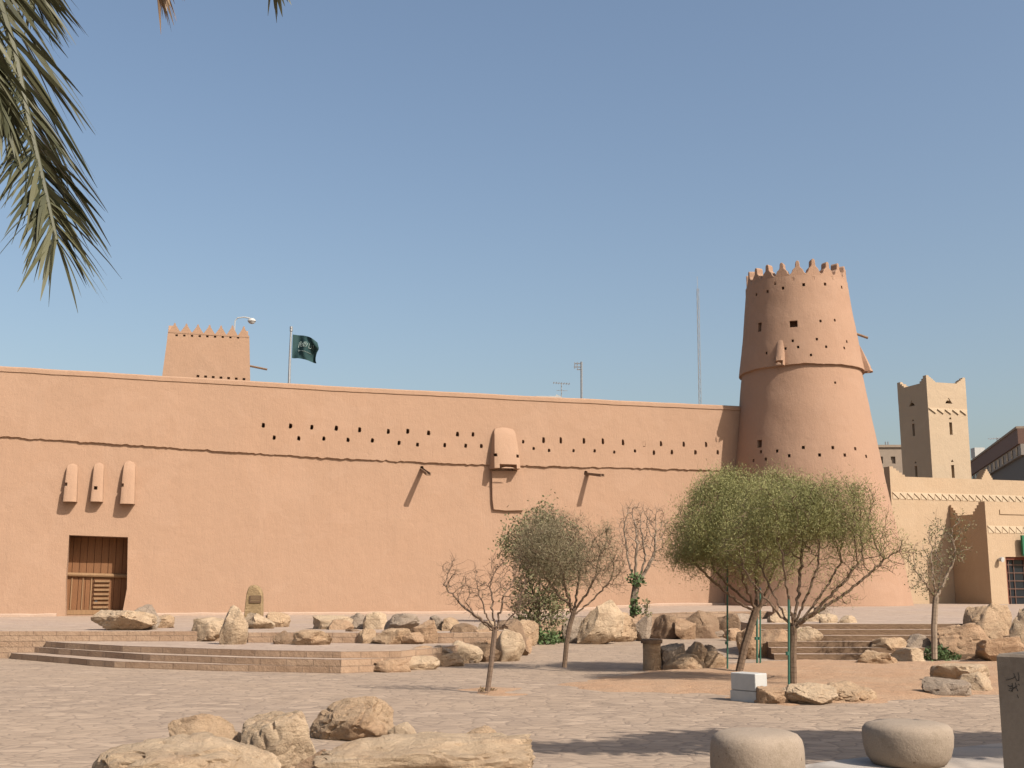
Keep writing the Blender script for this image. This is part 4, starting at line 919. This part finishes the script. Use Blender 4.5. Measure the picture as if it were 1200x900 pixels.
# stone marker by the wall
MY = 36.5; a_ = atY(286.5, 722, MY); b_ = atY(308, 722, MY); tp = atY(298, 683.5, MY).z; c = Vector(((a_.x + b_.x) / 2, MY, .62)); w_ = (b_.x - a_.x) / 2
mk = empty('stone_marker', c, 'upright round topped brown stone marker with small plaque near the wall', 'monument')
mb = MB(); rings = []; ol = [(-1, 0), (1, 0), (.97, .3), (.93, .6), (.86, .78), (.66, .90), (.35, .97), (0, 1), (-.35, .985), (-.6, .92), (-.78, .78), (-.88, .5)]
for yy, kx in ((-.16, .93), (-.12, 1), (.12, 1), (.16, .93)): rings.append([c + Vector((x_ * w_ * kx + .015 * n3((x_, z_, 0), 4), yy, (z_ * kx) * (tp - .62) - .05)) for x_, z_ in ol])
mb.loft(rings); mb.build('stone', M['stele_stone'], mk)
mb = MB(); zz = atY(298, 702, MY).z; mb.box(c + Vector((.07, -.175, zz - .62)), (.36, .03, .22)); pq = mb.build('plaque', M['plaque'], mk)
mb = MB()
for k in range(3): mb.box(c + Vector((.07, -.193, zz - .62 + .06 - k * .055)), (.28, .006, .016))
mb.build('engraving', M['stele_stone'], pq)
# green poles
def pole(px, y0, y1, r_, label, plate=False):
    p = atZ(px, y1, 0); q = atY(px, y0, p.y); o = empty('green_pole', p, label, 'pole', 'thin green painted poles among the trees')
    mb = MB(); mb.tube([p - ZZ * .1, q], r_, 8); mb.build('shaft', M['green_paint'], o, smooth=True)
    mb = MB(); mb.tube([q, q + ZZ * .03], r_ * 1.3, 8); mb.build('cap', M['dark_metal'], o)
    mb = MB(); mb.tube([p + ZZ * .52, p + ZZ * .58], r_ * 1.5, 8); mb.build('clamp', M['green_paint'], o)
pole(852.3, 655, 787, .018, 'leftmost tall thin green pole rising into the leaning tree crown')
pole(887, 690, 779, .022, 'left pole of the close pair of green poles behind the leaning trunk')
pole(890.8, 690, 779, .018, 'right pole of the close pair of green poles behind the leaning trunk')
pole(924.3, 700, 806, .02, 'rightmost green pole tight against the upright trunk')
p = atZ(908.5, 735, .8); mb = MB(); mb.tube([(p.x, 33, .6), (p.x, 33, atY(908, 710, 33).z)], .09, 8); mb.v = [(v[0] + atY(909, 720, 33).x - p.x, v[1], v[2]) for v in mb.v]
tag(mb.build('stump', M['weathered_wood'], loc=(atY(909, 720, 33).x, 33, .7)), 'short brown post behind the pair of green poles', 'post')

# ------------------------------------------------------------------ trees (space colonisation)
def colonise(trunk, clouds, limbs=(), step=.07, kill=.14, infl=.9, up=.1, seed=0, maxn=4000, iters=160):
    rg = np.random.default_rng(seed); A = []
    for (c, rad, n) in clouds:
        v = rg.normal(size=(n, 3)); v /= np.linalg.norm(v, axis=1)[:, None]; v *= (rg.random(n) ** (1 / 2.2))[:, None]; A.append(np.array(c) + v * np.array(rad))
    A = np.vstack(A); Pn = [np.array(p, float) for p in trunk]; par = [-1] + list(range(len(trunk) - 1)); start = max(0, len(trunk) - 3)
    for e_ in limbs:
        a_ = np.array(trunk[-1 - rg.integers(0, 3)], float); e_ = np.array(e_, float); c_ = a_ * .45 + e_ * .55; c_[2] = a_[2] * .6 + e_[2] * .4; nn_ = max(3, int(np.linalg.norm(e_ - a_) / step)); pi_ = len(trunk) - 1
        for k in range(1, nn_ + 1):
            t_ = k / nn_; Pn.append(a_ * (1 - t_) ** 2 + 2 * c_ * t_ * (1 - t_) + e_ * t_ * t_ + rg.normal(size=3) * .012); par.append(pi_); pi_ = len(Pn) - 1
    nodes = np.array(Pn); alive = np.ones(len(A), bool); par = list(par)
    near_i = np.zeros(len(A), int); near_d = np.full(len(A), 1e9)
    def upd(i0):
        nonlocal near_i, near_d
        D = np.linalg.norm(A[:, None, :] - nodes[None, i0:, :], axis=2); j = D.argmin(1); d = D[np.arange(len(A)), j]; m = d < near_d; near_d[m] = d[m]; near_i[m] = j[m] + i0
    upd(start)
    for it in range(iters):
        m = alive & (near_d < infl)
        if not m.any():
            m = alive.copy()
            if not m.any(): break
            k = np.where(m)[0][near_d[m].argmin()]; m = np.zeros(len(A), bool); m[k] = True
        g = {}
        for k in np.where(m)[0]: g.setdefault(near_i[k], []).append(A[k])
        new = []
        for i, L in g.items():
            d = np.array(L) - nodes[i]; d /= np.linalg.norm(d, axis=1)[:, None] + 1e-9; d = d.sum(0); d = d / (np.linalg.norm(d) + 1e-9) + rg.normal(size=3) * .22 + np.array([0, 0, up]); d /= np.linalg.norm(d)
            new.append(nodes[i] + d * step); par.append(i)
        i0 = len(nodes); nodes = np.vstack([nodes, np.array(new)]); upd(i0); alive &= near_d > kill
        if len(nodes) > maxn: break
    return nodes, par
def tree(name, trunk, clouds, label, limbs=(), cat='tree', group=None, r0=.08, tip=.004, e=2.3, bark_m='bark_brown', leaf_m=None, lpn=8, ls=.05, lw=.35, spread=.09, leaf_r=.012, seed=1, step=.07, kill=.14, up=.08, flat=0, lup=.0, infl=.9, dens=None, twigs=0, tl=.2, tr=.0016):
    nodes, par = colonise(trunk, clouds, limbs, step=step, kill=kill, seed=seed, up=up, infl=infl); n = len(nodes); ch = [[] for _ in range(n)]
    for i, p in enumerate(par):
        if p >= 0: ch[p].append(i)
    rad = np.zeros(n)
    for i in range(n - 1, -1, -1): rad[i] = tip if not ch[i] else max(tip, sum(rad[c] ** e for c in ch[i]) ** (1 / e))
    k = r0 / rad[0]; rad = np.maximum(tip, rad * np.clip(k, .2, 4) ** np.clip((rad - tip) / (rad[0] - tip + 1e-6), 0, 1)); 
    base = Vector(trunk[0]); root = empty(name, base, label, cat, group); mb = MB(); tips = []
    for i in range(1, n):
        p = Vector(nodes[par[i]]); q = Vector(nodes[i]); d = q - p
        if d.length < 1e-5: continue
        d.normalize(); r1 = rad[i]; r0_ = min(rad[par[i]], r1 * 1.3) if len(ch[par[i]]) > 1 else rad[par[i]]; sd_ = 7 if r1 > .02 else (5 if r1 > .008 else 3)
        a = Vector((.3, .9, .2)); a = (a - d * a.dot(d)).normalized(); b = d.cross(a); vs = []
        for c_, r_ in ((p - d * r0_ * .08, r0_), (q + d * r1 * .08, r1)): vs += [c_ + (a * math.cos(6.2832 * j / sd_) + b * math.sin(6.2832 * j / sd_)) * r_ for j in range(sd_)]
        mb.add(vs, [(j, (j + 1) % sd_, (j + 1) % sd_ + sd_, j + sd_) for j in range(sd_)] + ([tuple(range(2 * sd_ - 1, sd_ - 1, -1))] if not ch[i] else []))
        if rad[i] < leaf_r: tips.append((q, d))
    rt = random.Random(seed + 1)
    if twigs:
        for q, d in tips:
            for _ in range(int(twigs + rt.random())):
                v = (d * 1.0 + Vector((rt.gauss(0, .7), rt.gauss(0, .7), rt.gauss(.1, .6)))).normalized(); L_ = tl * rt.uniform(.4, 1.3); m_ = q + v * L_ * .5 + Vector((rt.gauss(0, .08), rt.gauss(0, .08), rt.gauss(0, .08))) * L_
                e_ = m_ + (v + Vector((rt.gauss(0, .35), rt.gauss(0, .35), rt.gauss(.1, .35)))).normalized() * L_ * .5; mb.tube([q, m_, e_], [tr * 1.6, tr * 1.2, tr * .7], 3, False)
    mb.build('trunk', M[bark_m], root, smooth=True, fix=False)
    if leaf_m and lpn > 0 and tips:
        V = []; Fc = []; r_ = random.Random(seed)
        for q, d in tips:
            f = 1.0 if dens is None else dens(q) * max(.25, 1 + 1.5 * n3(q, 1.9, seed)); m = int(lpn * f + r_.random())
            for _ in range(m):
                c_ = q + Vector((r_.gauss(0, spread), r_.gauss(0, spread), r_.gauss(0, spread)))
                a = Vector((r_.gauss(0, 1), r_.gauss(0, 1), r_.gauss(0, 1) + lup)) + d * .8; a.normalize(); b = a.orthogonal(); b.rotate(Matrix.Rotation(r_.uniform(0, 6.28), 3, a)); b.normalize()
                L_ = ls * r_.uniform(.6, 1.3); w_ = L_ * lw; k = len(V); V += [c_, c_ + a * L_ * .5 + b * w_ * .5, c_ + a * L_, c_ + a * L_ * .5 - b * w_ * .5]; Fc.append((k, k + 1, k + 2, k + 3))
        fm = MB(); fm.v = [tuple(v) for v in V]; fm.f = Fc; fm.build('crown', M[leaf_m], root, fix=False)
    return root
def TP(pts, Y): return [tuple(atY(x, y, Y)) for x, y in pts]
def dense_trunk(pts, k=6):
    out = []
    for a, b in zip(pts, pts[1:]): out += [tuple(Vector(a).lerp(Vector(b), i / k)) for i in range(k)]
    return out + [pts[-1]]
def cloud(px, py, Y, rx, ry, n, dy=.8, oy=0): c = atY(px, py, Y + oy); s = Y / F; return ((c.x, Y + oy, c.z), (rx * s, dy, ry * s), n)
def LM(Y, *e): return [tuple(atY(x, y, Y + o)) for x, y, o in e]
FE = 'feathery trees by the sand bed'
YA = 22.7
tree('feathery_tree', dense_trunk(TP([(866, 788), (873, 756), (881, 730), (887, 712)], YA)),
     [cloud(850, 622, YA, 70, 54, 660, 1.6), cloud(868, 588, YA, 60, 38, 330, 1.3), cloud(812, 645, YA, 36, 34, 200, .8), cloud(835, 572, YA, 22, 16, 50, .6), cloud(905, 562, YA, 24, 16, 60, .6), cloud(925, 598, YA, 48, 38, 240, 1.0), cloud(900, 655, YA, 50, 32, 160, .9), cloud(868, 672, YA, 40, 18, 90, .8)],
     'dense feathery green tree on a leaning trunk, left of the overlapping pair', LM(YA, (835, 665, .3), (862, 650, -.5), (885, 640, .5), (912, 655, -.3), (935, 650, .5), (810, 655, -.4)), group=FE, r0=.075, leaf_m='leaf_feathery', twigs=.3, tl=.25, tr=.0025, lpn=82, ls=.056, lw=.19, spread=.12, leaf_r=.02, seed=3, step=.075, kill=.145, up=.05, lup=.5,
     dens=lambda q: 1.0 if q.z > 2.15 else .3)
YB = 19.7
tree('feathery_tree', dense_trunk(TP([(930, 806), (929, 770), (930, 745), (929, 734)], YB)),
     [cloud(912, 612, YB, 60, 52, 430, 1.0), cloud(965, 603, YB, 52, 45, 430, 1.0), cloud(1003, 612, YB, 36, 52, 230, .8), cloud(1032, 648, YB, 38, 30, 150, .7), cloud(985, 668, YB, 48, 28, 150, .8), cloud(870, 640, YB, 34, 34, 130, .7), cloud(1005, 582, YB, 20, 20, 50, .4), cloud(975, 706, YB, 30, 10, 24, .5)],
     'feathery green tree with upright trunk and open right side, right of the overlapping pair', LM(YB, (895, 670, .3), (918, 655, -.4), (940, 650, .4), (960, 655, -.3), (985, 660, .3), (1010, 655, -.2), (1040, 652, .1), (965, 690, -.4), (870, 665, -.2)), group=FE, r0=.062, leaf_m='leaf_feathery', twigs=.9, tl=.22, tr=.0022, lpn=64, ls=.052, lw=.17, spread=.10, leaf_r=.014, seed=9, step=.065, kill=.12, up=.04, lup=.5,
     dens=lambda q: max(.45, min(1.1, (6.6 - q.x) * .8)) * (1.0 if q.z > 2.45 else .5 if q.z > 2.15 else .10))
YCt = 18.4
tree('bare_sapling', dense_trunk(TP([(571.5, 810), (576, 775), (579, 748), (580, 738)], YCt)),
     [cloud(548, 690, YCt, 34, 28, 190, .45), cloud(590, 678, YCt, 30, 34, 190, .4), cloud(607, 700, YCt, 18, 26, 90, .35), cloud(530, 672, YCt, 16, 20, 60, .25)],
     'almost leafless sapling standing on the paving in front of the rock pile', LM(YCt, (545, 705, .1), (560, 690, -.2), (575, 690, .2), (590, 695, -.1), (606, 715, .1), (520, 685, 0)), cat='tree', r0=.042, tip=.0032, bark_m='bark_grey', leaf_m='leaf_dry', twigs=1.2, tl=.17, tr=.0018, lpn=.3, ls=.045, lw=.4, spread=.02, seed=5, step=.045, kill=.085, up=0)
YD = 23.4
tree('olive_tree', dense_trunk(TP([(661.5, 782), (664, 755), (668, 732), (673, 716)], YD)),
     [cloud(672, 658, YD, 54, 34, 480, .9), cloud(636, 640, YD, 36, 32, 260, .7), cloud(704, 655, YD, 34, 40, 260, .7), cloud(650, 612, YD, 38, 16, 90, .5), cloud(722, 668, YD, 18, 24, 70, .4)],
     'young tree with fine hazy olive twigs in front of the leafy shrub', LM(YD, (640, 675, .2), (658, 665, -.3), (680, 665, .3), (700, 670, -.2), (715, 680, .1)), r0=.05, tip=.0035, bark_m='bark_brown', leaf_m='leaf_olive', twigs=1.5, tl=.22, tr=.0018, lpn=26, ls=.07, lw=.10, spread=.10, seed=8, step=.06, kill=.10, up=.05, lup=.5,
     dens=lambda q: 1.5 if q.x < 1.0 else .8 if q.x < 1.5 else .4)
YE = 35.0
tree('leafy_shrub', dense_trunk(TP([(632, 750), (631, 722), (630, 700)], YE)),
     [cloud(628, 640, YE, 38, 42, 260, .9), cloud(620, 700, YE, 24, 40, 150, .7), cloud(636, 604, YE, 24, 14, 50, .4), cloud(655, 650, YE, 30, 42, 150, .7), cloud(596, 640, YE, 13, 26, 45, .5), cloud(648, 715, YE, 20, 26, 90, .6), cloud(615, 728, YE, 16, 16, 50, .4)],
     'tall leafy shrub with dark broad leaves behind the olive tree', LM(YE, (615, 660, .2), (635, 650, -.2), (650, 665, .2), (612, 700, -.2), (648, 700, .2)), cat='shrub', r0=.07, tip=.006, bark_m='bark_grey', leaf_m='leaf_broad', twigs=.5, tl=.35, tr=.003, lpn=16, ls=.10, lw=.55, spread=.17, leaf_r=.03, seed=14, step=.1, kill=.2, up=.15)
YF = 37.5
tree('bare_tree', dense_trunk(TP([(742.5, 722), (743, 702), (745, 690), (746, 684)], YF)),
     [cloud(748, 622, YF, 22, 36, 300, .8), cloud(765, 635, YF, 18, 32, 190, .6), cloud(731, 622, YF, 10, 34, 110, .4), cloud(776, 613, YF, 8, 24, 60, .3)],
     'leafless grey tree with ivy on its trunk standing near the wall', LM(YF, (735, 650, .2), (745, 645, -.3), (757, 650, .3), (768, 645, 0)), r0=.12, tip=.0075, bark_m='bark_pale', leaf_m='leaf_dry', twigs=1.8, tl=.30, tr=.0032, lpn=.5, ls=.09, lw=.4, spread=.06, seed=21, step=.10, kill=.16, up=.2)
YG = 25.9
tree('pale_sapling', dense_trunk(TP([(1095, 772), (1094.5, 735), (1096, 708), (1097, 700)], YG)),
     [cloud(1080, 665, YG, 20, 30, 90, .5), cloud(1098, 645, YG, 16, 48, 100, .5), cloud(1115, 640, YG, 24, 24, 60, .5), cloud(1068, 650, YG, 10, 16, 24, .3), cloud(1130, 610, YG, 12, 14, 20, .3), cloud(1078, 690, YG, 18, 12, 24, .3)],
     'sparse sapling with pale trunk and few leaves in front of the stairs', LM(YG, (1080, 675, .1), (1092, 660, -.2), (1105, 660, .2), (1120, 645, 0), (1072, 665, -.1)), r0=.066, tip=.005, bark_m='bark_pale', leaf_m='leaf_broad', twigs=.9, tl=.2, tr=.0024, lpn=5, ls=.06, lw=.45, spread=.07, seed=17, step=.08, kill=.14, up=.12)
def herb(name, spots, mat, label, n, ls, lw, cat='plant', zf=None):
    root = empty(name, spots[0][0], label, cat); V = []; Fc = []; r_ = random.Random(len(label)); st = MB()
    for c_, (rx, ry, rz) in spots:
        for _ in range(n):
            while True:
                p = Vector((r_.uniform(-1, 1), r_.uniform(-1, 1), r_.uniform(0, 1)))
                if p.length < 1: break
            q = Vector(c_) + Vector((p.x * rx, p.y * ry, p.z * rz)); a = Vector((r_.gauss(0, 1), r_.gauss(0, 1), r_.gauss(.5, 1))).normalized(); b = a.orthogonal(); b.rotate(Matrix.Rotation(r_.uniform(0, 6.28), 3, a)); b.normalize()
            L_ = ls * r_.uniform(.6, 1.3); w_ = L_ * lw; k = len(V); V += [q, q + a * L_ * .5 + b * w_ * .5, q + a * L_, q + a * L_ * .5 - b * w_ * .5]; Fc.append((k, k + 1, k + 2, k + 3))
            if _ % 14 == 0: st.tube([Vector(c_) + Vector((p.x * rx * .2, p.y * ry * .2, 0)), q], .006, 3)
    fm = MB(); fm.v = [tuple(v) for v in V]; fm.f = Fc; fm.build('leaves', M[mat], root, fix=False); st.build('stems', M['bark_grey'], root, fix=False)
g = lambda x, y, z: atZ(x, y, z)
herb('ground_creeper', [(g(620, 754, .0), (.35, .4, .38)), (g(636, 755, .0), (.5, .4, .42)), (g(650, 753, .0), (.35, .4, .34))], 'leaf_ivy', 'bright green creeper on the ground under the leafy shrub', 420, .11, .6)
herb('weed_clump', [(g(1098, 774, .0), (.36, .3, .36)), (g(1110, 773, .0), (.28, .3, .22))], 'leaf_ivy', 'low green weeds round the foot of the pale sapling', 330, .09, .5)
q = atY(743, 722, YF - .1); herb('climbing_ivy', [(atY(744, 722, YF - .15), (.18, .15, .75)), (atY(745, 686, YF - .15), (.32, .2, .45))], 'leaf_ivy', 'green ivy climbing the trunk of the leafless tree', 110, .13, .7)
herb('weed_clump', [(atY(757, 722, YF - 1.5), (.2, .2, .5))], 'leaf_broad', 'small spiky weed right of the ivy clad tree', 60, .14, .4)
herb('weed_clump', [(g(566, 811, .0), (.07, .05, .06)), (g(577, 810.5, 0), (.08, .05, .04))], 'leaf_dry', 'dry weeds round the foot of the almost leafless sapling', 50, .05, .4)

# off-frame trees that shade the near right corner
def shade(name, c, rad, n, label, seed, ground):
    r_ = random.Random(seed); root = empty(name, ground, label, 'tree', 'shade trees beside the viewer'); V = []; Fc = []
    cl = [Vector((r_.uniform(-1, 1), r_.uniform(-1, 1), r_.uniform(-1, 1))) for _ in range(60)]; cl = [p for p in cl if p.length < 1]
    for _ in range(n):
        p = cl[r_.randrange(len(cl))] * .85 + Vector((r_.gauss(0, .14), r_.gauss(0, .14), r_.gauss(0, .14))); q = Vector(c) + Vector((p.x * rad[0], p.y * rad[1], p.z * rad[2]))
        a = Vector((r_.gauss(0, 1), r_.gauss(0, 1), r_.gauss(0, 1))).normalized(); b = a.orthogonal().normalized(); L_ = .22; k = len(V); V += [q, q + a * .1 + b * .05, q + a * L_, q + a * .1 - b * .05]; Fc.append((k, k + 1, k + 2, k + 3))
    fm = MB(); fm.v = [tuple(v) for v in V]; fm.f = Fc; fm.build('crown', M['leaf_canopy'], root, fix=False)
    mb = MB(); G_ = Vector(ground); C_ = Vector(c); mb.tube([G_, G_.lerp(C_, .5) + Vector((.1, 0, 0)), C_], [.16, .12, .08], 8)
    for p in cl[::4]: mb.tube([C_ - ZZ * .5, C_ + Vector((p.x * rad[0], p.y * rad[1], p.z * rad[2])) * .8], [.06, .02], 5)
    mb.build('trunk', M['bark_grey'], root, smooth=True)
def over(X, Y, h): k = h / math.tan(SUN_EL); return (X + SH.x * k, Y + SH.y * k, h)
shade('shade_tree', over(3.7, 12.5, 5.4), (3.4, 1.15, .8), 15000, 'broad shade tree standing right of the viewer', 5, (8.6, 7.6, 0))
shade('shade_tree', over(4.9, 9.2, 4.8), (2.1, .95, .8), 9000, 'second shade tree standing right of the viewer beside the concrete post', 6, (10.2, 5.0, 0))

# ------------------------------------------------------------------ date palm at the left, mostly out of frame
HUB = Vector((-3.9, 4.7, 5.2)); palm = empty('date_palm', (-4.1, 4.7, 0), 'date palm whose drooping grey green fronds hang into the top left corner', 'tree')
mb = MB(); mb.tube([(-4.1, 4.7, -.1), (-4.15, 4.7, 2.2), (-4.0, 4.7, 4.0), tuple(HUB)], [.27, .22, .21, .2], 14); mb.build('trunk', M['bark_palm'], palm, smooth=True)
def catmull(P, n):
    P = [Vector(p) for p in P]; Q = [2 * P[0] - P[1]] + P + [2 * P[-1] - P[-2]]; out = []
    for i in range(1, len(Q) - 2):
        for k in range(n):
            t = k / n; a, b, c, d = Q[i - 1], Q[i], Q[i + 1], Q[i + 2]
            out.append(.5 * ((2 * b) + (c - a) * t + (2 * a - 5 * b + 4 * c - d) * t * t + (3 * b - a - 3 * c + d) * t ** 3))
    return out + [P[-1]]
def frond(pts, seed, mat='leaf_palm', L0=.42, start=.25, droop=.35, side=(1, 1), toward=None, per=60):
    r_ = random.Random(seed); C_ = catmull(pts, 14); n = len(C_); mb = MB(); mb.tube(C_, [.022 * (1 - .8 * i / n) + .004 for i in range(n)], 6)
    V = []; Fc = []
    for m in range(per):
        t = start + (1 - start) * m / per; f = t * (n - 1); i = min(int(f), n - 2); p = C_[i].lerp(C_[i + 1], f - i); d = (C_[i + 1] - C_[i]).normalized()
        s = d.cross(ZZ); s = s.normalized() if s.length > .05 else Vector((1, 0, 0)); upv = s.cross(d)
        for sg_, kk in ((1, side[0]), (-1, side[1])):
            if r_.random() > kk: continue
            L_ = L0 * r_.choice((.8, 1, 1, 1.15)) * (1.0 - .4 * max(0, t - .6) / .4) * r_.uniform(.75, 1.15); fan = max(0, t - .9) * 6; dir_ = (d * r_.uniform(.75, 1.1) * (1 + fan * r_.uniform(.5, 3.5)) + s * sg_ * r_.uniform(.55, 1.25) + upv * r_.uniform(-.1, .35)).normalized()
            wd = .0085 * r_.uniform(.6, 1.2); wv = dir_.cross(Vector((r_.gauss(0, .6), r_.gauss(0, .6), 1))).normalized(); q = p.copy(); k0 = len(V); N_ = 5; dd = dir_.copy()
            for j in range(N_ + 1):
                u_ = j / N_; ww = wd * (math.sin(math.pi * min(1, .25 + u_ * .5)) if u_ < .5 else 1 * (1 - (u_ - .5) / .5) ** .8) + .0006; V += [q + wv * ww, q - wv * ww]
                dd = (dd + Vector((0, 0, -droop / N_ * r_.uniform(.5, 1.3)))).normalized(); q = q + dd * (L_ / N_)
            for j in range(N_): Fc.append((k0 + 2 * j, k0 + 2 * j + 1, k0 + 2 * j + 3, k0 + 2 * j + 2))
    f_ = mb.build('frond', M['bark_palm'] if mat == 'x' else M[mat], palm, smooth=True, fix=False); lm = MB(); lm.v = [tuple(v) for v in V]; lm.f = Fc; lm.build('leaflets', M[mat], f_, fix=False); return f_
yy = 4.4
frond([HUB, HUB + Vector((.55, 0, .35)), atY(-120, -230, 4.6), atY(-45, -110, 4.5), atY(8, 30, 4.4), atY(33, 140, 4.35), atY(52, 220, 4.3), atY(66, 282, 4.25)], 3, L0=.50, start=.42, droop=.45, side=(1, 1), per=120)
frond([HUB, HUB + Vector((.5, -.1, .3)), atY(-130, -220, 4.3), atY(-75, -100, 4.2), atY(-40, 0, 4.15), atY(-12, 90, 4.1), atY(2, 130, 4.1)], 8, L0=.36, start=.45, droop=.6, per=130)
frond([HUB, HUB + Vector((.6, .1, .5)), atY(-60, -260, 4.9), atY(-10, -140, 4.8), atY(25, -50, 4.75), atY(40, 0, 4.7)], 12, L0=.40, start=.5, droop=.4, per=110)
frond([HUB, HUB + Vector((1.0, .2, .6)), atY(30, -260, 4.8), atY(130, -140, 4.7), atY(172, -62, 4.6), atY(186, -22, 4.6)], 15, mat='leaf_palm_dry', L0=.30, start=.8, droop=.5, per=30)
frond([HUB, HUB + Vector((1.2, .2, .7)), atY(120, -280, 4.8), atY(260, -150, 4.7), atY(310, -60, 4.6), atY(322, -22, 4.6)], 16, L0=.24, start=.86, droop=.3, per=14)
for k in range(13):
    a = R(75 + k * 17.5); el = random.uniform(.25, .9); dv = Vector((math.cos(a), math.sin(a), 0)); L_ = random.uniform(2.0, 2.7)
    if dv.x > .2: continue
    frond([HUB, HUB + dv * L_ * .35 + ZZ * el * .9, HUB + dv * L_ * .7 + ZZ * el * 1.0, HUB + dv * L_ + ZZ * (el - .5)], 30 + k, L0=.45, start=.2, per=45)
